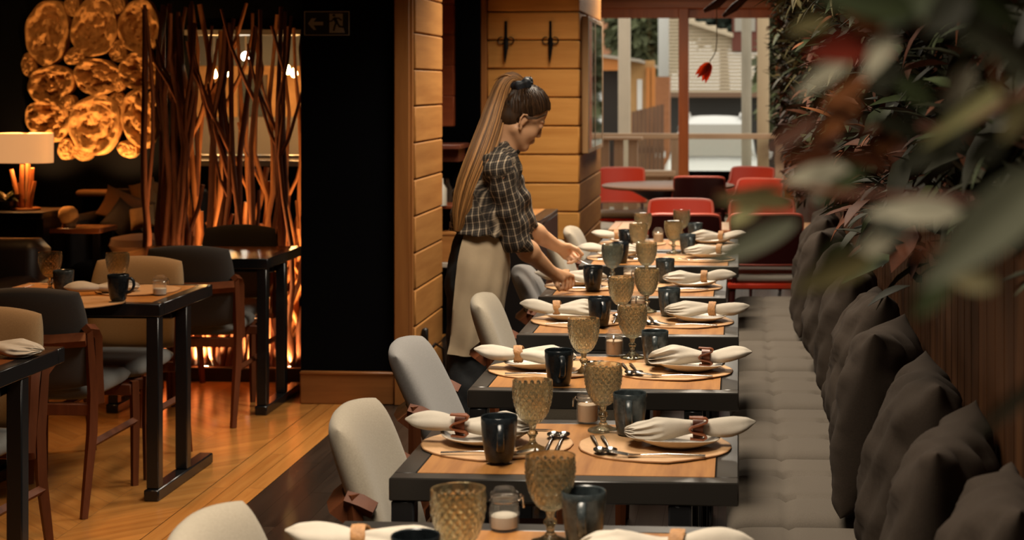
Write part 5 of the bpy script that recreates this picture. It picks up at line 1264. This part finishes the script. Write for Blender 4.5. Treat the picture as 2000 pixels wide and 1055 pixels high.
# ---- hair
def hairmat(n, c, dk, isl):
    return mat(n, c, .5, noise=.5, nscale=30, stretch=(1,1,.25), dark=dk, island=isl, spec=.28)
M_hair = hairmat('dark_hair', (.075,.036,.015), (.02,.010,.005), .8); M_blond = hairmat('blond_hair', (.52,.26,.085), (.24,.10,.03), .7)
S = SDF(HO-.2, HO+.22, .0042)
S.ell(H(.000,0,-.062), HAX, (.093,.080,.094), 0)
S.ell(H(-.036,0,.004), HAX, (.054,.061,.052), .02)
g = np.stack(np.meshgrid(*S.ax, indexing='ij'), -1)-HO; gf, gs, gd = g@hf, g@hs, g@hd_
ear = .024-np.sqrt((gf-.002)**2+(gd+.004)**2+(np.minimum(0, np.abs(gs)-.05))**2)
Fh = np.maximum(np.maximum(S.F+.002*np.sin(90*gs+60*gf), ear), np.where(gf > -.022, .815*(gf-.014)+.579*(gd+.024)+.10*np.abs(gs)-.006, gd-.040)+.0025*np.sin(140*gs+50*gd))
v_, f_ = S.mesh(Fh.astype(np.float32)); attach(npobj('hair', v_, f_, M_hair, smooth_it=2)); del S
def onskull(dr, k=1.0):
    q = unit(dr); e = np.array([.094,.081,.095])*k; L = 1/np.linalg.norm(q/e); return q*L+np.array([0,0,-.062])
b = MB(); rh = random.Random(12); SCR = np.array([-.052,0,-.128])
for k in range(260):
    t_ = rh.random(); sg = rh.choice((1,-1))
    # start along the hairline, from forehead over the temple and behind the ear to the nape
    f0 = .075-.110*t_; d0 = -.108+.150*t_; s0 = sg*rh.uniform(0,.05) if t_ < .15 else sg*(.03+.05*math.sin(PI*min(1,t_*1.1)))
    a = np.array([f0, s0, d0])-np.array([0,0,-.062]); e_ = SCR-np.array([0,0,-.062])+np.array([rh.uniform(-.012,.012), rh.uniform(-.02,.02), 0]); pts = []
    for i in range(7):
        q = onskull(a*(1-i/6)+e_*(i/6)+1e-4, 1.0+rh.uniform(.0,.012)); pts.append(Vector(H(*q)))
    b.tube(pts, [.0009,.0022,.0026,.0028,.0028,.0026,.002], 4, cap=False)
attach(obj('hair_strands', b, M_hair, merge=False))
b = MB()
for k in range(5):   # a loose strand swept from the parting past the temple to the ear
    o_ = k*.0010; pts = [Vector(H(.072,.030+o_,-.100+o_)), Vector(H(.064,.060,-.074+o_*2)), Vector(H(.040,.078,-.046+o_*2)), Vector(H(.012,.083,-.030+o_*2)), Vector(H(-.02,.078,-.030))]
    b.tube(pts, [.001,.0018,.002,.0018,.001], 4, cap=False)
attach(obj('loose_strand', b, mat('strand_hair', (.07,.034,.014), .4), merge=False))  # loose strand keeps the dark hair tone
b = MB(); rh = random.Random(5)
path0 = np.array([(1026,166,6.45,.008),(1012,154,6.44,.015),(998,152,6.44,.021),(984,166,6.43,.030),(972,200,6.42,.038),(957,250,6.38,.046),(936,308,6.33,.050),(914,364,6.31,.047),(901,412,6.31,.036),(894,452,6.32,.016)])
def cr(P, t_):
    n_ = len(P)-1; i = min(int(t_*n_), n_-1); f_ = t_*n_-i; g_ = lambda j: P[max(0, min(n_, j))]
    a_, b_, c_, d_ = g_(i-1), g_(i), g_(i+1), g_(i+2)
    return .5*((2*b_)+(c_-a_)*f_+(2*a_-5*b_+4*c_-d_)*f_**2+(3*b_-a_-3*c_+d_)*f_**3)
NP = 22; path = [cr(path0, i/(NP-1)) for i in range(NP)]
for k in range(250):
    a_ = rh.uniform(0, 2*PI); q = rh.random()**.5; ex, ey = q*math.cos(a_), q*math.sin(a_); L_ = rh.choice((NP, NP, NP-1, NP-2, NP-4)); pts = []; p1, p2, am = rh.uniform(0,6.28), rh.uniform(3,7), rh.uniform(0,2.2)
    for i in range(L_):
        u,v,d,w_ = path[i]; nx = path[min(i+1,NP-1)][0]-path[max(i-1,0)][0]; ny = path[min(i+1,NP-1)][1]-path[max(i-1,0)][1]; l_ = math.hypot(nx, ny)
        off = w_*ex/.00201+am*math.sin(p1+p2*i/NP)*min(1, i/6)
        pts.append(at(u-ny/l_*off, v+nx/l_*off, d+ey*w_*.55))
    b.tube(pts, [.0022]+[.0034]*(L_-4)+[.0028,.002,.0006], 5, cap=False)
for k in range(8):    # wisps that stand off at the top
    b.tube([at(1010,156,6.43), at(1000-k,150-k*.3,6.43), at(990-k*1.5,146+k*.5,6.42), at(978-k*2,145+k*1.8,6.42)], [.002,.0018,.0013,.0004], 4, cap=False)
attach(obj('ponytail', b, M_blond, merge=False))
M_scr = mat('navy_satin', (.018,.023,.032), .55, noise=.5, nscale=20)
S = SDF(W(1020,167)-.09, W(1020,167)+.09, .003); cx = W(1021,168,6.44); ax_ = unit(-.35*hh_+.94*Z_); e1 = unit(np.cross(ax_, A_)); e2 = np.cross(ax_, e1)
for k in range(17):
    a_ = 2*PI*k/17; p = cx+e1*.031*math.cos(a_)+e2*.031*math.sin(a_); rz = .0145+.004*math.sin(k*2.4)
    S.cap(p-ax_*.010*math.cos(k*1.9), p+ax_*.011, rz*.85, rz, .004)
S.cap(W(1032,158,6.42), W(1037,148,6.42), .006, .0015, .003); S.cap(W(1036,161,6.42), W(1042,163,6.42), .005, .0015, .003)
v_, f_ = S.mesh(); attach(npobj('scrunchie', v_, f_, M_scr, smooth_it=1)); del S
# ---- shirt
M_shirt = bpy.data.materials.new('plaid_shirt'); M_shirt.use_nodes = True; nt = M_shirt.node_tree; N, L = nt.nodes, nt.links
at_ = N.new('ShaderNodeAttribute'); at_.attribute_name = 'cloth'; sp = N.new('ShaderNodeSeparateXYZ'); L.new(at_.outputs['Vector'], sp.inputs[0])
def stripes(sock, period, duty, lo, hi):
    m1 = N.new('ShaderNodeMath'); m1.operation = 'DIVIDE'; m1.inputs[1].default_value = period; L.new(sock, m1.inputs[0])
    m2 = N.new('ShaderNodeMath'); m2.operation = 'FRACT'; L.new(m1.outputs[0], m2.inputs[0])
    r = N.new('ShaderNodeValToRGB'); r.color_ramp.interpolation = 'LINEAR'; e = r.color_ramp.elements
    e[0].position = 0; e[0].color = (lo,lo,lo,1); e[1].position = 1; e[1].color = (lo,lo,lo,1)
    for p, c in ((.5-duty/2-.04, lo), (.5-duty/2+.04, hi), (.5+duty/2-.04, hi), (.5+duty/2+.04, lo)):
        x = e.new(p); x.color = (c,c,c,1)
    L.new(m2.outputs[0], r.inputs[0]); return r.outputs[0]
def mth(op, a, b_):
    m = N.new('ShaderNodeMath'); m.operation = op
    for i, q in enumerate((a, b_)):
        if isinstance(q, float): m.inputs[i].default_value = q
        else: L.new(q, m.inputs[i])
    return m.outputs[0]
s1 = stripes(sp.outputs['X'], .0285, .26, 0, .55); s2 = stripes(sp.outputs['X'], .0095, .34, 0, .24); s3 = stripes(sp.outputs['Y'], .0285, .24, 0, .32); s4 = stripes(sp.outputs['Y'], .0095, .34, 0, .12)
sm = mth('ADD', mth('ADD', s1, s2), mth('ADD', s3, s4)); cr = N.new('ShaderNodeValToRGB'); e = cr.color_ramp.elements
e[0].position = .05; e[0].color = (.018,.015,.013,1); e[1].position = 1.0; e[1].color = (.46,.37,.26,1); x = e.new(.5); x.color = (.12,.092,.068,1); L.new(sm, cr.inputs[0])
bs_ = N['Principled BSDF']; L.new(cr.outputs[0], bs_.inputs['Base Color']); bs_.inputs['Roughness'].default_value = .9
S = SDF((-1.32,6.08,.95), (-.72,6.98,1.53), .0055)
segs = []
for (u,v,hw,r_) in [(934,462,.035,.100),(937,440,.036,.102),(943,405,.042,.108),(952,365,.046,.108),(962,334,.062,.086),(971,315,.075,.058)]:
    c = W(u,v); S.cap(c-bs*hw, c+bs*hw, r_, k=.05)
P_ = np.stack(np.meshgrid(*S.ax, indexing='ij'), -1)
zt_ = W(0,449)[2]-.10*((P_-W(935,449))@bf); S.F = np.maximum(S.F, (zt_-.012-P_[...,2]).astype(np.float32))
def along(p, q, t): return p+(q-p)*t
S.cap(W(969,322)+bs*.08, RS, .060, .058, .03); S.cap(W(969,322)-bs*.08, LS, .060, .058, .03)
rc0 = along(RE, RW, .12); lc0 = along(LE, LW, .10)
S.cap(RS, along(RS,RE,.55), .056, .060, .012); S.cap(along(RS,RE,.55), RE, .060, .060, .012); S.cap(RE, rc0, .058, .050, .02)
S.cap(LS, along(LS,LE,.55), .056, .060, .012); S.cap(along(LS,LE,.55), LE, .064, .056, .03); S.cap(LE, lc0, .054, .048, .02)
for a, c in ((RE, RW), (LE, LW)):      # turned-up cuffs
    ax = unit(c-a); c0 = along(a, c, .13 if a is RE else .12); S.cap(c0-ax*.012, c0+ax*.012, .052, .050, .006)
    S.cap(c0+ax*.03, c0+ax*.12, .0435, .040, .004, cut=True)
# collar and open neck
S.cap(W(976,306), W(985,290), .066, .060, .012); S.cap(W(984,300), W(994,268), .053, .056, .006, cut=True)
P_ = np.stack(np.meshgrid(*S.ax, indexing='ij'), -1); X, Y, Zc = P_[...,0], P_[...,1], P_[...,2]
S.F += (.0032*np.sin(46*X+30*Zc+9*np.sin(11*Y))+.0028*np.sin(62*Zc-24*X+6*np.sin(17*X))+.0022*np.sin(80*Zc+40*Y)).astype(np.float32)
v_, f_ = S.mesh(); del P_, X, Y, Zc
chains = [(W(938,470), W(953,365), .0), (W(953,365), W(972,310), .105), (RS, RE, 1.0), (RE, RW, 1.29), (LS, LE, 2.0), (LE, LW, 2.28)]
best = np.full(len(v_), 9.0); co = np.zeros((len(v_), 3))
for i,(a, c, off) in enumerate(chains):
    ab = c-a; L2 = ab@ab; t_ = np.clip(((v_-a)@ab)/L2, 0, 1); near = a+t_[:,None]*ab; d_ = np.linalg.norm(v_-near, axis=1)-(.10 if i < 2 else .058)+(.25*(t_ <= 0.02) if i in (2,4) else 0)
    axd = unit(ab); r1 = unit(bf-axd*(bf@axd)); r2 = np.cross(axd, r1); q = v_-near; ang = np.arctan2(q@r2, q@r1)
    sel = d_ < best; best[sel] = d_[sel]
    uv_ = np.stack([v_@bf*.9+v_@bs*.75, v_[:,2]-v_@bf*.15, 0*t_], 1) if i < 2 else np.stack([ang*.062, off+t_*math.sqrt(L2), 0*t_], 1)
    co[sel] = uv_[sel]
attach(npobj('shirt', v_, f_, M_shirt, attr=co, smooth_it=1)); del S
for (f_o, v0) in ((.0,0),):
    cpos = W(1001,318,6.42); attach(obj('collar_button', MB().lathe([(0,-.004),(.005,-.003),(.006,0),(.005,.003),(0,.004)], 12, c=tuple(cpos)), M_steel))
# ---- trousers and shoes
M_trs = mat('dark_trousers', (.018,.020,.022), .8, noise=.4, nscale=9, bump=.4, bscale=22)
S = SDF((-1.38,6.1,.03), (-.82,6.8,1.07), .007)
for (u,v,hw,r_) in [(921,545,.040,.096),(926,500,.036,.086),(932,462,.03,.074)]:
    c = W(u,v); S.cap(c-bs*hw, c+bs*hw, r_, k=.04)
for sg, ku, fu in ((1,902,903),(-1,917,925)):
    hp = W(918,565)+bs*.06*sg; kn = W(ku,750)+bs*.075*sg; ft = W(fu,958)+bs*.085*sg; S.cap(hp, kn, .080, .072, .03); S.cap(kn, ft, .076, .064, .02)
P_ = np.stack(np.meshgrid(*S.ax, indexing='ij'), -1); S.F += (.002*np.sin(55*P_[...,2]+58*P_[...,0]+4*np.sin(19*P_[...,1]))+.002*np.sin(34*P_[...,0]-40*P_[...,2])).astype(np.float32)
v_, f_ = S.mesh(); attach(npobj('trousers', v_, f_, M_trs, smooth_it=1)); del P_, S
for sg, fu in ((1,903),(-1,925)):
    S = SDF(W(fu,970)+bs*.09*sg-.24, W(fu,970)+bs*.09*sg+.26, .007); ft = W(fu,970)+bs*.09*sg; z0 = lambda p, z: np.array([p[0],p[1],z])
    S.cap(z0(ft-bf*.03,.048), z0(ft+bf*.06,.046), .045, .045, .02); S.cap(z0(ft+bf*.06,.046), z0(ft+bf*.17,.038), .045, .036, .02)
    zz_ = np.meshgrid(*S.ax, indexing='ij')[2]; v_, f_ = S.mesh(np.maximum(S.F, .004-zz_).astype(np.float32)); attach(npobj('shoe', v_, f_, M_black, smooth_it=1)); del S
# ---- apron: a half skirt open at the back, with its waist tie
M_apr = mat('apron_cotton', (.48,.365,.235), .9, noise=.16, nscale=10, bump=.13, bscale=500)
rows = [(441,934,.108,.104),(452,932,.115,.112),(475,929,.130,.132),(510,924,.143,.148),(545,920,.150,.156),(580,916,.146,.158),(620,911,.140,.158),(660,906,.137,.160),(678,903,.138,.163)]
def apron(u, s, k=0.0):
    q = s*(len(rows)-1); i = min(int(q), len(rows)-2); t_ = q-i; a_ = [rows[i][j]*(1-t_)+rows[i+1][j]*t_ for j in range(4)]
    th = math.radians(-104+232*u); c = W(a_[1], a_[0]); dr = .005*s*math.sin(th*7+s*3)+.004*s*math.sin(th*13-s*9)+.003*math.sin(s*17+th*4)*(s > .1)
    p = c+bf*(math.cos(th)*(a_[2]+dr-k))+bs*(math.sin(th)*(a_[3]+dr-k)); tilt = .10 if s < .3 else .10*(1-(s-.3)/.7)
    return tuple(p+Z_*(-tilt*.9*math.cos(th)*a_[2]+.012*math.cos(2*th)*s))
b = MB().grid(lambda u,s: apron(u,s), 72, 46); b.grid(lambda u,s: apron(u,s,.004), 72, 46)
n0 = 72*46; idx = [(0,j) for j in range(46)]+[(i,45) for i in range(72)]+[(71,j) for j in range(45,-1,-1)]
for a, c in zip(idx[:-1], idx[1:]):
    i0, i1 = a[1]*72+a[0], c[1]*72+c[0]
    if i0 != i1: b.f.append((i0, i1, n0+i1, n0+i0))
attach(obj('apron', b, M_apr, angle=80))
def band(u, s, k=0):
    th = u*2*PI; c = W(934.5-.6*s, 438+10*s); return tuple(c+bf*math.cos(th)*(.1135-k)+bs*math.sin(th)*(.112-k)+Z_*(-.10*math.cos(th)*.11))
b = MB().grid(lambda u,s: band(u,s), 64, 4, closeu=True); b.grid(lambda u,s: band(u,s,.006), 64, 4, closeu=True); attach(obj('waist_tie', b, mat('apron_tie', (.33,.26,.18), .9), angle=80))
# what she holds
fk = dup(PROTO['fork'], None, None, 'steel fork held in her far hand above the fifth row table'); fk.location = at(1128,510,6.93); fk.rotation_euler = (.3,.25,-.5)
